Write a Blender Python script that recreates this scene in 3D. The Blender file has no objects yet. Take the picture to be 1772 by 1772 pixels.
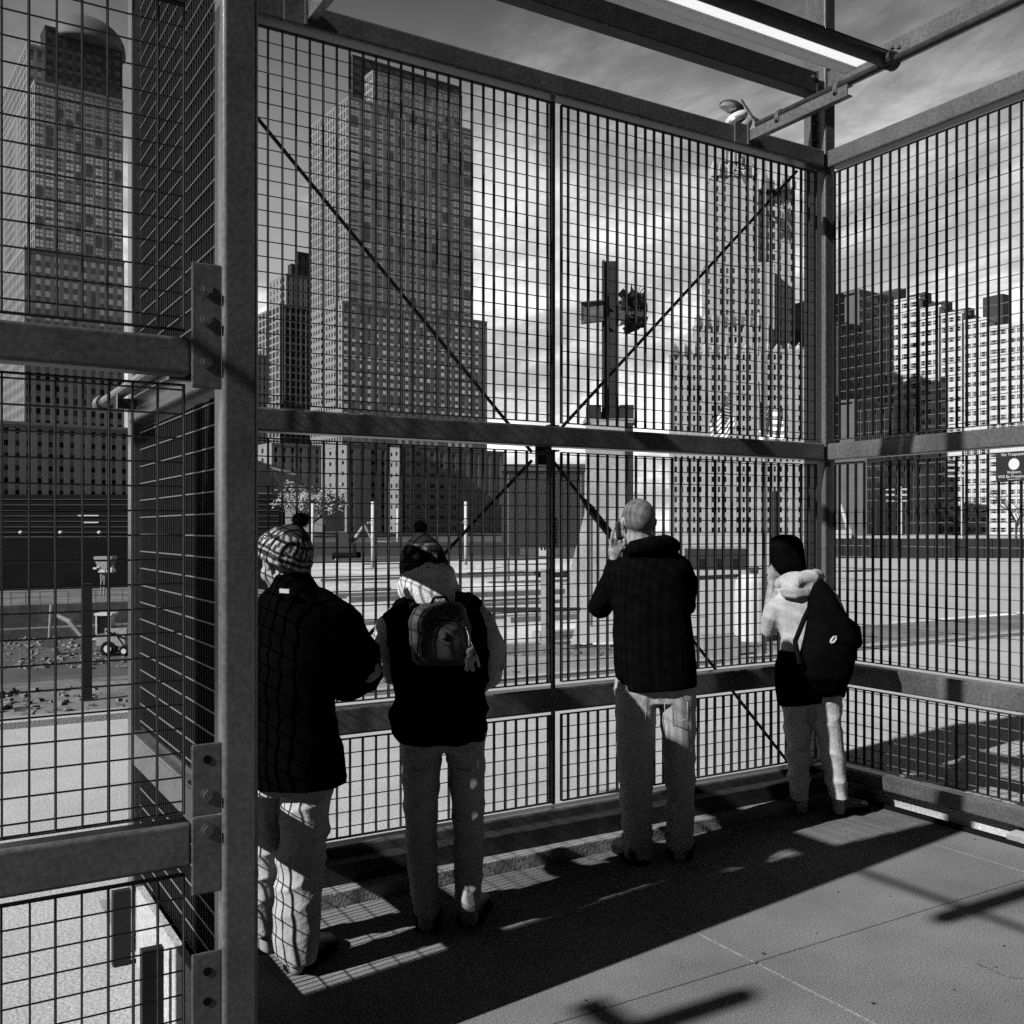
import bpy, bmesh, math, random
import numpy as np
from math import sin, cos, tan, radians, pi, sqrt, atan2
from mathutils import Vector, Matrix, noise

R = random.Random(7)
S = bpy.context.scene
COL = S.collection

# ------------------------------------------------------------------ camera
YAW = radians(31.2)
EYE = 1.65
FPX, CX, HY = 1733.0, 886.0, 917.0        # focal length, centre and horizon of the 1772 px picture
cd = bpy.data.cameras.new('camera'); cam = bpy.data.objects.new('camera', cd); COL.objects.link(cam)
cam.location = (0, 0, EYE); cam.rotation_euler = (radians(90), 0, -YAW)
cd.sensor_width = 36; cd.lens = 36 * FPX / 1772; cd.shift_y = (HY - CX) / 1772
cd.clip_start = 0.05; cd.clip_end = 6000
S.camera = cam

# ------------------------------------------------------------------ light
SUN_EL, SUN_AZ = radians(33.5), radians(7.6)     # light travels towards +X, a little towards +Y
world = bpy.data.worlds.new("World"); S.world = world; world.use_nodes = True
nt = world.node_tree; nt.nodes.clear(); N = nt.nodes.new; Lk = nt.links.new
sky = N('ShaderNodeTexSky'); sky.sky_type = 'NISHITA'; sky.sun_disc = False
sky.sun_elevation = SUN_EL; sky.sun_rotation = radians(262.4); sky.air_density = 1.0; sky.dust_density = 1.2
sep = N('ShaderNodeSeparateColor'); Lk(sky.outputs[0], sep.inputs[0])       # black and white film behind a red filter
tc = N('ShaderNodeTexCoord'); sx = N('ShaderNodeSeparateXYZ'); Lk(tc.outputs['Generated'], sx.inputs[0])
def M2(op, a, b=None, clamp=False):
    m = N('ShaderNodeMath'); m.operation = op; m.use_clamp = clamp
    for i, v in ((0, a), (1, b)):
        if v is None: continue
        if isinstance(v, (int, float)): m.inputs[i].default_value = v
        else: Lk(v, m.inputs[i])
    return m.outputs[0]
def MR(v, a, b, c, d, smooth=True):
    m = N('ShaderNodeMapRange'); m.interpolation_type = 'SMOOTHSTEP' if smooth else 'LINEAR'
    Lk(v, m.inputs['Value'])
    for k_, w_ in (('From Min', a), ('From Max', b), ('To Min', c), ('To Max', d)): m.inputs[k_].default_value = w_
    return m.outputs[0]
zc = M2('MAXIMUM', sx.outputs[2], 0.0)
den = M2('ADD', zc, 0.16)
cx_ = M2('DIVIDE', sx.outputs[0], den); cy_ = M2('DIVIDE', sx.outputs[1], den)
cmb = N('ShaderNodeCombineXYZ'); Lk(cx_, cmb.inputs[0]); Lk(cy_, cmb.inputs[1])
def cloud(scale, detail, loc, rough=0.55, sc=(1, 1, 1), dist=0.4, rot=0.5):
    mp = N('ShaderNodeMapping'); Lk(cmb.outputs[0], mp.inputs[0]); mp.inputs['Location'].default_value = loc
    mp.inputs['Scale'].default_value = sc; mp.inputs['Rotation'].default_value = (0, 0, rot)
    n = N('ShaderNodeTexNoise'); Lk(mp.outputs[0], n.inputs['Vector']); n.inputs['Scale'].default_value = scale
    n.inputs['Detail'].default_value = detail; n.inputs['Roughness'].default_value = rough
    n.inputs['Distortion'].default_value = dist
    return n.outputs['Fac']
c1 = cloud(1.15, 13, (5.940000, 5.600000, 1.800000), 0.6, (1, .6, 1), .5)
c2 = cloud(3.1, 13, (7.7, 4.1, 2), 0.66, (1, .6, 1), .3)
mask = MR(M2('ADD', M2('MULTIPLY', c1, 0.68), M2('MULTIPLY', c2, 0.32)), 0.40, 0.58, 0.0, 1.0)
low = MR(sx.outputs[2], 0.12, 0.60, 1.0, 0.0)                      # clouds thin out and darken towards the zenith
bright = M2('ADD', M2('MULTIPLY', low, 6.7), 0.13)
red = M2('ADD', M2('MULTIPLY', sep.outputs[0], 0.08), M2('MULTIPLY', low, 2.4))
shade = MR(c2, 0.35, 0.65, 0.66, 1.2)
mixf = N('ShaderNodeMix'); mixf.data_type = 'FLOAT'
Lk(M2('MULTIPLY', mask, 0.9), mixf.inputs[0]); Lk(red, mixf.inputs[2]); Lk(M2('MULTIPLY', bright, shade), mixf.inputs[3])
cc = N('ShaderNodeCombineColor')
for i in range(3): Lk(mixf.outputs[0], cc.inputs[i])
bg = N('ShaderNodeBackground'); Lk(cc.outputs[0], bg.inputs[0]); bg.inputs[1].default_value = 0.095
wo = N('ShaderNodeOutputWorld'); Lk(bg.outputs[0], wo.inputs[0])

sd = bpy.data.lights.new('sun', 'SUN'); sd.energy = 5.0; sd.angle = radians(0.55); sd.color = (1, 1, 1)
so = bpy.data.objects.new('sun', sd); COL.objects.link(so)
ldir = Vector((cos(SUN_EL) * cos(SUN_AZ), cos(SUN_EL) * sin(SUN_AZ), -sin(SUN_EL)))
so.rotation_euler = ldir.to_track_quat('-Z', 'Y').to_euler(); so.location = (-20, -5, 20)
S.view_settings.view_transform = 'Standard'; S.view_settings.look = 'None'
S.view_settings.exposure = 1.0; S.view_settings.gamma = 1; S.view_settings.use_curve_mapping = False
S.cycles.use_denoising = False; S.cycles.max_bounces = 5; S.cycles.transparent_max_bounces = 8; S.cycles.caustics_reflective = False; S.cycles.caustics_refractive = False

# ------------------------------------------------------------------ materials (the photograph is black and white)
MATS = {}
def mat(name, v, rough=0.7, metal=0.0, noise_amt=0.0, nscale=5.0, bump=0.0, bscale=60.0, detail=6, spec=0.3,
        stretch=(1, 1, 1), speck=0.0, sscale=200.0, translucent=0.0, coords='Object', emit=0.0):
    if name != 'white_translucent_plastic': v = v * 0.425        # exposed one stop over
    m = bpy.data.materials.new(name); m.use_nodes = True; t = m.node_tree
    b = t.nodes['Principled BSDF']; n = t.nodes.new; l = t.links.new
    b.inputs['Base Color'].default_value = (v, v, v, 1); b.inputs['Roughness'].default_value = rough
    b.inputs['Metallic'].default_value = metal; b.inputs['Specular IOR Level'].default_value = spec
    if translucent: b.inputs['Transmission Weight'].default_value = 0
    tcn = n('ShaderNodeTexCoord'); mp = n('ShaderNodeMapping'); l(tcn.outputs[coords], mp.inputs[0]); mp.inputs['Scale'].default_value = stretch
    if noise_amt or speck:
        a = n('ShaderNodeTexNoise'); l(mp.outputs[0], a.inputs['Vector']); a.inputs['Scale'].default_value = nscale
        a.inputs['Detail'].default_value = detail; a.inputs['Roughness'].default_value = 0.62
        r = n('ShaderNodeMapRange'); l(a.outputs['Fac'], r.inputs['Value'])
        r.inputs['From Min'].default_value = 0.3; r.inputs['From Max'].default_value = 0.7
        r.inputs['To Min'].default_value = v * (1 - noise_amt); r.inputs['To Max'].default_value = v * (1 + noise_amt)
        out = r.outputs[0]
        if speck:
            s = n('ShaderNodeTexNoise'); l(mp.outputs[0], s.inputs['Vector']); s.inputs['Scale'].default_value = sscale
            s.inputs['Detail'].default_value = 2
            r2 = n('ShaderNodeMapRange'); l(s.outputs['Fac'], r2.inputs['Value'])
            r2.inputs['From Min'].default_value = 0.32; r2.inputs['From Max'].default_value = 0.68
            r2.inputs['To Min'].default_value = 1 - speck; r2.inputs['To Max'].default_value = 1 + speck
            mm = n('ShaderNodeMath'); mm.operation = 'MULTIPLY'; l(out, mm.inputs[0]); l(r2.outputs[0], mm.inputs[1]); out = mm.outputs[0]
        c = n('ShaderNodeCombineColor')
        for i in range(3): l(out, c.inputs[i])
        l(c.outputs[0], b.inputs['Base Color'])
    if bump:
        q = n('ShaderNodeTexNoise'); l(mp.outputs[0], q.inputs['Vector']); q.inputs['Scale'].default_value = bscale; q.inputs['Detail'].default_value = 5
        bp = n('ShaderNodeBump'); bp.inputs['Strength'].default_value = bump; bp.inputs['Distance'].default_value = 0.01
        l(q.outputs['Fac'], bp.inputs['Height']); l(bp.outputs[0], b.inputs['Normal'])
    if translucent:
        tr = n('ShaderNodeBsdfTranslucent'); tr.inputs[0].default_value = (v, v, v, 1)
        mx = n('ShaderNodeMixShader'); mx.inputs[0].default_value = translucent
        l(b.outputs[0], mx.inputs[1]); l(tr.outputs[0], mx.inputs[2]); l(mx.outputs[0], t.nodes['Material Output'].inputs[0])
    if emit:
        b.inputs['Emission Color'].default_value = (1, 1, 1, 1); b.inputs['Emission Strength'].default_value = emit
    MATS[name] = m
    return m
galv = mat('galvanized_steel', 0.15, 0.30, 0.22, 0.30, 3.5, 0.035, 60, speck=0.25, sscale=60, spec=0.55, detail=10)
meshm = mat('fence_bar_steel', 0.045, 0.7, 0.0, 0.25, 20, 0.0, spec=.1)
rodm = mat('fence_rod_steel', 0.22, 0.5, 0.2, 0.2, 20)
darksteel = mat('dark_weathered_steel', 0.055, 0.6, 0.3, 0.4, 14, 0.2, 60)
boltm = mat('bolt_zinc', 0.3, 0.35, 0.8, 0.2, 40)
blackm = mat('black_rubber', 0.010, 0.9, spec=.05)
deckm = mat('deck_concrete', 0.25, 0.85, 0, 0.34, 0.9, 0.16, 220, speck=0.6, sscale=170, detail=9)
concm = mat('pale_concrete', 0.60, 0.9, 0, 0.14, 1.2, 0.5, 60, speck=0.3, sscale=90)
kerbm = mat('kerb_concrete', 0.38, 0.9, 0, 0.2, 4, 0.5, 70, speck=0.15, sscale=150)

# ------------------------------------------------------------------ builders
ORG = {}
def put(name, me, parent=None, loc=None):
    o = bpy.data.objects.new(name, me); COL.objects.link(o)
    if parent is not None: o.parent = parent
    if loc is not None: o.location = loc
    return o
def empty(name, loc=(0, 0, 0), rz=0, label=None, cat=None, group=None):
    o = bpy.data.objects.new(name, None); COL.objects.link(o); o.location = loc; o.rotation_euler = (0, 0, rz)
    o.empty_display_size = 0.1
    tag(o, label, cat, group); ORG[o.name] = Vector(loc)
    return o
def tag(o, label=None, cat=None, group=None, kind=None):
    if label: o['label'] = label
    if cat: o['category'] = cat
    if group: o['group'] = group
    if kind: o['kind'] = kind
    return o
class MB:
    def __init__(s): s.v = []; s.f = []
    def add(s, vs, fs):
        k = len(s.v); s.v += [tuple(p) for p in vs]; s.f += [tuple(i + k for i in f) for f in fs]; return s
    def box(s, x0, x1, y0, y1, z0, z1):
        return s.add([(x0,y0,z0),(x1,y0,z0),(x1,y1,z0),(x0,y1,z0),(x0,y0,z1),(x1,y0,z1),(x1,y1,z1),(x0,y1,z1)],
                     [(0,3,2,1),(4,5,6,7),(0,1,5,4),(1,2,6,5),(2,3,7,6),(3,0,4,7)])
    def prism(s, pts, z0, z1):           # plan polygon, counter-clockwise
        n = len(pts)
        return s.add([(x, y, z0) for x, y in pts] + [(x, y, z1) for x, y in pts],
                     [tuple(range(n))[::-1], tuple(range(n, 2*n))] + [(i, (i+1) % n, n+(i+1) % n, n+i) for i in range(n)])
    def ring_loft(s, rings, cap=True):
        n = len(rings[0]); vs = [p for r in rings for p in r]; fs = []
        for k in range(len(rings) - 1):
            for i in range(n):
                j = (i + 1) % n; fs.append((k*n+i, k*n+j, (k+1)*n+j, (k+1)*n+i))
        if cap: fs += [tuple(range(n))[::-1], tuple(range((len(rings)-1)*n, len(rings)*n))]
        return s.add(vs, fs)
    def tube(s, pts, rad, n=10, cap=True, sq=None):
        pts = [Vector(p) for p in pts]; rads = rad if isinstance(rad, (list, tuple)) else [rad] * len(pts)
        rings = []; up = None
        for i, p in enumerate(pts):
            t = (pts[min(i+1, len(pts)-1)] - pts[max(i-1, 0)]).normalized()
            if up is None:
                a = Vector((0, 0, 1)) if abs(t.z) < .9 else Vector((0, 1, 0)); up = (a - t * a.dot(t)).normalized()
            else: up = (up - t * up.dot(t)).normalized()
            sd_ = t.cross(up)
            rings.append([p + (up * cos(2*pi*k/n) + sd_ * sin(2*pi*k/n)) * rads[i] for k in range(n)])
        return s.ring_loft(rings, cap)
    def ell(s, c, r, n=16, m=10, rot=None):
        c = Vector(c); rings = []
        for j in range(1, m):
            ph = -pi/2 + pi*j/m
            rg = []
            for k in range(n):
                q = Vector((r[0]*cos(ph)*cos(2*pi*k/n), r[1]*cos(ph)*sin(2*pi*k/n), r[2]*sin(ph)))
                if rot is not None: q = rot @ q
                rg.append(c + q)
            rings.append(rg)
        b = Vector((0, 0, -r[2])); t = Vector((0, 0, r[2]))
        if rot is not None: b = rot @ b; t = rot @ t
        k0 = len(s.v); s.ring_loft(rings, False); L_ = len(s.v); s.v += [tuple(c+b), tuple(c+t)]
        for k in range(n):
            s.f.append((k0+(k+1) % n, k0+k, L_)); s.f.append((k0+(m-2)*n+k, k0+(m-2)*n+(k+1) % n, L_+1))
        return s
    def mesh(s, name, m, origin=(0, 0, 0), smooth=False):
        me = bpy.data.meshes.new(name); o = Vector(origin)
        me.from_pydata([(p[0]-o.x, p[1]-o.y, p[2]-o.z) for p in s.v], [], s.f); me.materials.append(m)
        if smooth: me.polygons.foreach_set('use_smooth', [True]*len(me.polygons))
        me.update(); return me
    def build(s, name, m, parent=None, smooth=False, loc=None, origin=None):
        if origin is None: origin = ORG.get(parent.name, Vector((0, 0, 0))) if parent is not None else Vector((0, 0, 0))
        if parent is not None and parent.name not in ORG: origin = ORG.get(parent.parent.name if parent.parent else '', Vector((0, 0, 0)))
        o = put(name, s.mesh(name, m, origin, smooth), parent, loc)
        return o
def top(o, label, cat, group=None, kind=None):
    return tag(o, label, cat, group, kind)
def bevel(o, w=0.006, seg=2):
    b = o.modifiers.new('bevel', 'BEVEL'); b.width = w; b.segments = seg; b.limit_method = 'ANGLE'; b.harden_normals = False
    return o
# picture -> place helpers
RV = Vector((cos(YAW), -sin(YAW), 0)); VV = Vector((sin(YAW), cos(YAW), 0))
def at(px, py, d):
    return VV * d + RV * ((px - CX) * d / FPX) + Vector((0, 0, EYE - (py - HY) * d / FPX))
def ground(px, py, z=0.0):
    return at(px, py, (EYE - z) * FPX / (py - HY))
def onY(px, py, Y):
    p = at(px, py, 1.0) - Vector((0, 0, EYE)); t = Y / p.y; return Vector((0, 0, EYE)) + p * t
def onX(px, py, X):
    p = at(px, py, 1.0) - Vector((0, 0, EYE)); t = X / p.x; return Vector((0, 0, EYE)) + p * t

# ================================================================== THE CAGE
stoneX = mat('black_painted_steel', 0.02, .6)
YB, XR, YF, XP = 4.40, 5.00, 2.91, 0.83       # back fence, right fence, near left fence, short return fence
def fence(name, label, axis, fixed, out, spans, rows, rail_ext, rails, skip=None, pitch=0.065, phase=0.0, rod_phase=0.0, mullion=None, depth=0.024, frame_in=0.012):
    """axis 'x' or 'y': direction the fence runs; fixed: its plane; out: +1/-1 side the rods lie on; spans: panels along it"""
    if axis == 'x': base = ((rail_ext[0] + rail_ext[1]) / 2, fixed, 0)
    else: base = (fixed, (rail_ext[0] + rail_ext[1]) / 2, 0)
    root = empty(name, base, 0, label, 'fence')
    def bx(mb, a0, a1, n0, n1, z0, z1):
        if axis == 'x': mb.box(a0, a1, fixed + n0, fixed + n1, z0, z1)
        else: mb.box(fixed + n0, fixed + n1, a0, a1, z0, z1)
    for nm, z0, z1, n0, n1, m_ in rails:
        mb = MB(); bx(mb, rail_ext[0], rail_ext[1], n0, n1, z0, z1)
        bevel(mb.build(nm, m_, root), 0.010, 3)
    barmesh = {}; rodmesh = {}
    for (a0, a1) in spans:
        for (z0, z1) in rows:
            mb = MB(); t = 0.004
            bx(mb, a0, a1, -depth/2, depth/2, z0, z0 + t); bx(mb, a0, a1, -depth/2, depth/2, z1 - t, z1)
            bx(mb, a0, a0 + t, -depth/2, depth/2, z0 + t, z1 - t); bx(mb, a1 - t, a1, -depth/2, depth/2, z0 + t, z1 - t)
            pan = mb.build('mesh_panel', meshm, root)
            o0 = ORG[root.name]
            key = round(z1 - z0, 4)
            if key not in barmesh:
                b = MB(); h = (z1 - z0) / 2 - t - .0005; w = 0.002
                dx = (w, depth/2 - .001) if axis == 'x' else (depth/2 - .001, w)
                b.box(-dx[0], dx[0], -dx[1], dx[1], -h, h); barmesh[key] = b.mesh('bar', meshm)
            n0_ = math.ceil((a0 + .012 - phase) / pitch)
            a = phase + n0_ * pitch
            while a < a1 - .012:
                zc_ = (z0 + z1) / 2
                j_ = R.gauss(0, .0009); ob = put('bar', barmesh[key], pan, ((a - o0.x + j_, fixed - o0.y, zc_) if axis == 'x' else (fixed - o0.x, a - o0.y + j_, zc_)))
                ob.rotation_euler = (R.gauss(0, .0004), R.gauss(0, .0004), R.gauss(0, .035))
                a += pitch
            kr = round(a1 - a0, 4)
            if kr not in rodmesh:
                r_ = MB(); h = (a1 - a0) / 2 - t - .0005
                p = ((-h, 0, 0), (h, 0, 0)) if axis == 'x' else ((0, -h, 0), (0, h, 0))
                r_.tube(p, 0.0027, 6); rodmesh[kr] = r_.mesh('rod', rodm)
            n0_ = math.ceil((z0 + .01 - rod_phase) / 0.0688); z = rod_phase + n0_ * 0.0688
            while z < z1 - .01:
                ac = (a0 + a1) / 2; off = out * (depth/2 + .0005)
                put('rod', rodmesh[kr], pan, ((ac - o0.x, fixed + off - o0.y, z) if axis == 'x' else (fixed + off - o0.x, ac - o0.y, z)))
                z += 0.0688
    if mullion:
        mb = MB(); a0, a1 = mullion
        bx(mb, a0+.012, a1-.016, 0.016, 0.036, 0.2, 2.075); bx(mb, a0+.012, a1-.016, 0.016, 0.040, 2.2, 3.92)
        bx(mb, a0 - .01, a1 + .01, 0.014, 0.05, 2.198, 2.206); bx(mb, a0 - .01, a1 + .01, .014, .05, 2.066, 2.074)
        
        mb.build('mullion', darksteel, root)
    return root
ROWS = [(0.215, 0.676), (0.846, 2.062), (2.214, 3.900)]
def rails4(n0, n1, m_=None):
    m_ = m_ or galv
    return [('top_rail', 3.925, 4.032, n0, n1, m_), ('middle_rail', 2.088, 2.192, n0, n1, m_),
            ('lower_rail', 0.700, 0.824, n0, n1, m_), ('bottom_rail', 0.105, 0.190, n0, n1, m_)]
back = fence('mesh_fence', 'long steel mesh fence facing the four visitors, braced by crossing rods behind', 'x', YB, +1,
             [(0.93, 2.906), (2.968, 4.90)], ROWS, (0.905, 4.93), rails4(-.045, .055), phase=1.389, rod_phase=2.875, mullion=(2.914, 2.958))
right = fence('mesh_fence', 'sunlit steel mesh fence on the right that carries the black warning sign', 'y', XR, +1,
              [(0.9, 2.66), (2.70, 4.34)], ROWS, (0.3, 4.355), rails4(-.05, .05), pitch=0.0627, phase=4.298, rod_phase=2.86)
front = fence('mesh_fence', 'near steel mesh fence at the left edge of the frame, closest to the camera', 'x', YF, +1,
              [(-2.2, -0.86), (-0.80, 0.676)], ROWS[:2] + [(2.214, 3.14)], (-2.25, 0.69), [('top_rail', 3.165, 3.22, -.03, .055, galv)] + rails4(-.03, .055)[1:], pitch=0.065, phase=0.213, rod_phase=3.011)
perp = fence('mesh_fence', 'short return mesh fence seen edge on behind the tall near column', 'y', XP, -1,
             [(3.03, 4.27)], ROWS, (2.97, 4.34), rails4(-.045, .05), pitch=0.0325, phase=3.05, rod_phase=2.87)
# pipe and brackets along the outside of the return fence
mb = MB(); mb.tube([(0.735, 3.15, 2.20), (0.735, 4.62, 2.20)], 0.024, 12); mb.tube([(0.735, 4.62, 2.20), (0.735, 4.70, 2.20)], [.034, .038], 12)
for y_ in (3.3, 4.2): mb.box(.735, .79, y_-.02, y_+.02, 2.13, 2.17); mb.box(.715, .735, y_-.02, y_+.02, 2.13, 2.185)
mb.build('handrail_pipe', galv, perp, smooth=False)

mb = MB(); mb.box(0.755, 0.782, 2.99, 4.02, -.02, .285)
mb.build('toe_wall', concm, perp)
for (xa, xb, Y_) in ((195, 227, 4.03), (245, 284, 3.42)):
    x0, x1 = onY(xa, 1600, Y_).x, onY(xb, 1600, Y_).x
    mb = MB(); mb.box(x0, x1, Y_, Y_+.035, -.01, .275); bevel(mb.build('fin', stoneX, perp), .004)

# tension rods that cross behind the long fence
hub = (2.936, 4.52, 2.14)
br = empty('cross_brace', hub, 0, 'pair of thin crossing tension rods behind the long fence', 'brace')
for (hx, hz), (ex, ez) in (((2.86, 2.066), (1.02, 3.885)), ((2.90, 2.06), (4.86, 3.937)), ((2.86, 2.02), (1.02, .29)), ((2.98, 2.04), (4.78, .18))):
    mb = MB(); mb.tube([(hx, 4.52, hz), (ex, 4.52, ez)], 0.0095, 8)
    rd = mb.build('tension_rod', darksteel, br, smooth=True)
    if ez < 2 and ex > 3:
        q = .12; c0 = Vector((hx+(ex-hx)*q, 4.52, hz+(ez-hz)*q)); c1_ = Vector((hx+(ex-hx)*(q+.13), 4.52, hz+(ez-hz)*(q+.13)))
        mb = MB(); mb.tube([c0, c0*.8+c1_*.2, c0*.2+c1_*.8, c1_], [.014, .024, .024, .014], 8); mb.build('turnbuckle', darksteel, br)
mb = MB(); mb.prism([(2.885, 4.515), (2.985, 4.515), (2.985, 4.525), (2.885, 4.525)], 2.0, 2.12); mb.build('gusset_plate', darksteel, br)

def bolt(mb, c, ax, r=0.014, hh=0.012):
    c = Vector(c); a = Vector(ax)
    mb.tube([c, c + a*.004], r*1.35, 12); mb.tube([c + a*.004, c + a*hh], r, 6)
# ---- tall near column with splice plates
def column(x0, x1, y0, y1, z1, label, w=0.012):
    r = empty('steel_column', ((x0+x1)/2, (y0+y1)/2, 0), 0, label, 'column', None)
    mb = MB(); mb.box(x0, x1, y0, y1, 0.0, z1); bevel(mb.build('shaft', galv, r), w, 4)
    mb = MB(); mb.box(x0-.05, x1+.05, y0-.03, y1+.03, 0.001, 0.016); mb.build('base_plate', darksteel, r)
    return r
near = column(0.772, 0.876, 2.86, 2.962, 5.2, 'tall galvanized column standing nearest, in front of the return fence', .013)
for (z0, z1, bz, hz) in ((2.05, 2.405, (2.33, 2.245, 2.125), ()), (0.842, 1.045, (0.9,), (1.0,)), (0.62, 0.838, (0.80,), ()), (0.06, 0.455, (), (0.40, 0.315))):
    mb = MB(); mb.box(0.688, 0.7715, 2.872, 2.880, z0, z1); pl = bevel(mb.build('splice_plate', galv, near), .004)
    for z_ in bz:
        b_ = MB(); bolt(b_, (0.731, 2.8715, z_), (0, -1, 0)); b_.build('bolt', galv, pl)
    for z_ in hz:
        b_ = MB(); b_.tube([(0.731, 2.8712, z_), (0.731, 2.8700, z_)], .0125, 14); b_.build('hole', blackm, pl)
corner_l = column(0.80, 0.90, 4.35, 4.45, 4.6, 'galvanized column at the far left corner where the return fence ends')
corner_r = column(4.945, 5.04, 4.365, 4.545, 5.4, 'tall galvanized column in the right hand corner rising above both fences')
mb = MB(); mb.box(4.905, 4.9445, 4.44, 4.448, 4.05, 4.33); cl = mb.build('cleat', galv, corner_r)
for z_ in (4.12, 4.22, 4.3):
    b_ = MB(); bolt(b_, (4.925, 4.4395, z_), (0, -1, 0), .010); b_.build('bolt', boltm, cl)
left_end = column(-2.33, -2.23, 2.86, 2.96, 4.2, 'galvanized column at the left end of the near fence')
right_end = column(4.95, 5.05, 0.2, 0.3, 4.6, 'galvanized column at the near end of the sunlit right fence')

# ---- overhead members
def beam(name, label, f):
    r = f(); top(r, label, 'beam'); return r
r_ = empty('overhead_beam', (2.9, 4.40, 4.34), 0, 'dark box beam overhead that ends beside the right corner column', 'beam')
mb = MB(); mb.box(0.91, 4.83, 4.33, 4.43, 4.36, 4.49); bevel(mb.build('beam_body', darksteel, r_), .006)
mb = MB(); mb.box(4.83, 4.84, 4.325, 4.435, 4.355, 4.495); ep = mb.build('end_plate', darksteel, r_)
b_ = MB(); bolt(b_, (4.80, 4.3295, 4.45), (0, -1, 0), .012); b_.build('bolt', boltm, r_)
mb = MB(); mb.box(4.84, 4.945, 4.37, 4.41, 4.38, 4.47); mb.build('bracket', darksteel, r_)
r_ = empty('overhead_beam', (5.0, 2.3, 4.4), 0, 'pale galvanized beam running over the top of the sunlit right fence', 'beam')
mb = MB(); mb.box(4.955, 5.035, 0.3, 4.36, 4.41, 4.53); bevel(mb.build('beam_body', galv, r_), .008)
# roof joists: channel + pipe from a bracket on the top rail towards the viewer
def joist(x, label, y_end=-0.6):
    r = empty('roof_joist', (x, 4.35, 3.95), 0, label, 'joist', 'roof joists bracketed to the top rail')
    mb = MB(); mb.box(x-.006, x+.006, 4.335, 4.3545, 3.93, 4.045); mb.box(x-.10, x+.006, 4.3445, 4.3545, 3.93, 4.045); mb.build('bracket', galv, r)
    mb = MB(); mb.box(x+.008, x+.050, 3.62, 4.335, 3.955, 3.961); mb.box(x+.008, x+.014, 3.62, 4.335, 3.961, 4.01); mb.box(x+.008, x+.050, 3.62, 4.335, 4.01, 4.016)
    mb.build('channel', galv, r)
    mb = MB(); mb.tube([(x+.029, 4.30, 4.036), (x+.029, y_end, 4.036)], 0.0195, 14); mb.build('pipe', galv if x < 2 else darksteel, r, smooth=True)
    for yy in (4.12, 3.70):
        mb = MB(); mb.tube([(x+.029, yy-.018, 4.036), (x+.029, yy+.018, 4.036)], .025, 12); mb.box(x, x+.008, yy-.015, yy+.015, 3.99, 4.04); bolt(mb, (x, yy, 4.0), (-1, 0, 0), .008); mb.build('clamp', galv, r)
    return r
joist(4.262, 'roof joist of pipe and channel bracketed close to the right corner', 0.2)
joist(1.545, 'roof joist of pipe and channel bracketed above the left end of the long fence', 2.2)
joist(-2.12, 'roof joist out on the left over the pavement', 1.0)
r_ = empty('roof_pipe', (2.5, 3.38, 4.05), 0, 'thick dark roof pipe clamped across the joist, carrying a white strip', 'pipe')
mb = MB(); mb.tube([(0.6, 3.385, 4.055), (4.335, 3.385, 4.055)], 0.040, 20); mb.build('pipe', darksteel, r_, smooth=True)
mb = MB(); mb.tube([(4.29, 3.385, 4.055), (4.345, 3.385, 4.055)], 0.047, 14); mb.tube([(4.262, 3.385, 4.04), (4.262, 3.33, 4.04)], .03, 10); bolt(mb, (4.30, 3.36, 4.10), (0, 0, 1), .008); bolt(mb, (4.325, 3.34, 4.10), (0, 0, 1), .008)
mb.build('clamp', darksteel, r_)
acry = mat('white_translucent_plastic', 0.9, 0.4, 0, 0, translucent=0.75)
mb = MB(); mb.box(0.6, 4.20, 3.432, 3.502, 4.040, 4.043); mb.build('plastic_strip', acry, r_)
mb = MB(); mb.box(0.6, 4.20, 3.5025, 3.575, 4.030, 4.045); mb.build('strip_frame', mat('grey_translucent_plastic', 1.0, .5, translucent=.6), r_)
r_ = empty('roof_pipe', (-1.0, 1.88, 4.05), 0, 'roof pipe overhead to the left of the viewer', 'pipe')
mb = MB(); mb.tube([(-2.3, 1.88, 4.06), (0.4, 1.88, 4.06)], .055, 12); mb.build('pipe', darksteel, r_, smooth=True)
r_ = empty('roof_pipe', (-5.0, 1.80, 4.05), 0, 'second roof pipe further out on the left, out of frame', 'pipe')
mb = MB(); mb.tube([(-7.2, 1.80, 4.06), (-3.55, 1.80, 4.06)], .055, 12); mb.tube([(-4.05, 1.80, 4.06), (-4.05, 2.05, 4.06)], .045, 8); mb.build('pipe', darksteel, r_, smooth=True)

# ---- sign
def text(body, size, loc, rot, name, m, parent, origin, ext=0.0006, align='CENTER'):
    cu = bpy.data.curves.new(name, 'FONT'); cu.body = body; cu.size = size; cu.align_x = align; cu.align_y = 'CENTER'; cu.extrude = ext
    tmp = bpy.data.objects.new('t', cu); COL.objects.link(tmp); tmp.location = loc; tmp.rotation_euler = rot
    bpy.context.view_layer.update()
    me = bpy.data.meshes.new_from_object(tmp.evaluated_get(bpy.context.evaluated_depsgraph_get())); me.transform(tmp.matrix_world)
    me.transform(Matrix.Translation(-Vector(origin))); bpy.data.objects.remove(tmp); me.materials.clear(); me.materials.append(m)
    return put(name, me, parent)
signm = mat('sign_black', 0.015, 0.5); whitem = mat('white_paint', 0.78, 0.6)
sx_ = XR - 0.020
pA = onX(1724, 786, sx_); pB = onX(1772, 834, sx_)
sz0, sz1 = 1.905, 2.062; sy1 = pA.y; sy0 = sy1 - 0.205
sg = empty('warning_sign', (sx_, (sy0+sy1)/2, sz0), 0, 'black warning sign with white disc and lettering wired to the right fence', 'sign')
mb = MB(); mb.box(sx_-.003, sx_, sy0, sy1, sz0, sz1); mb.build('sign_board', signm, sg)
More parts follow.
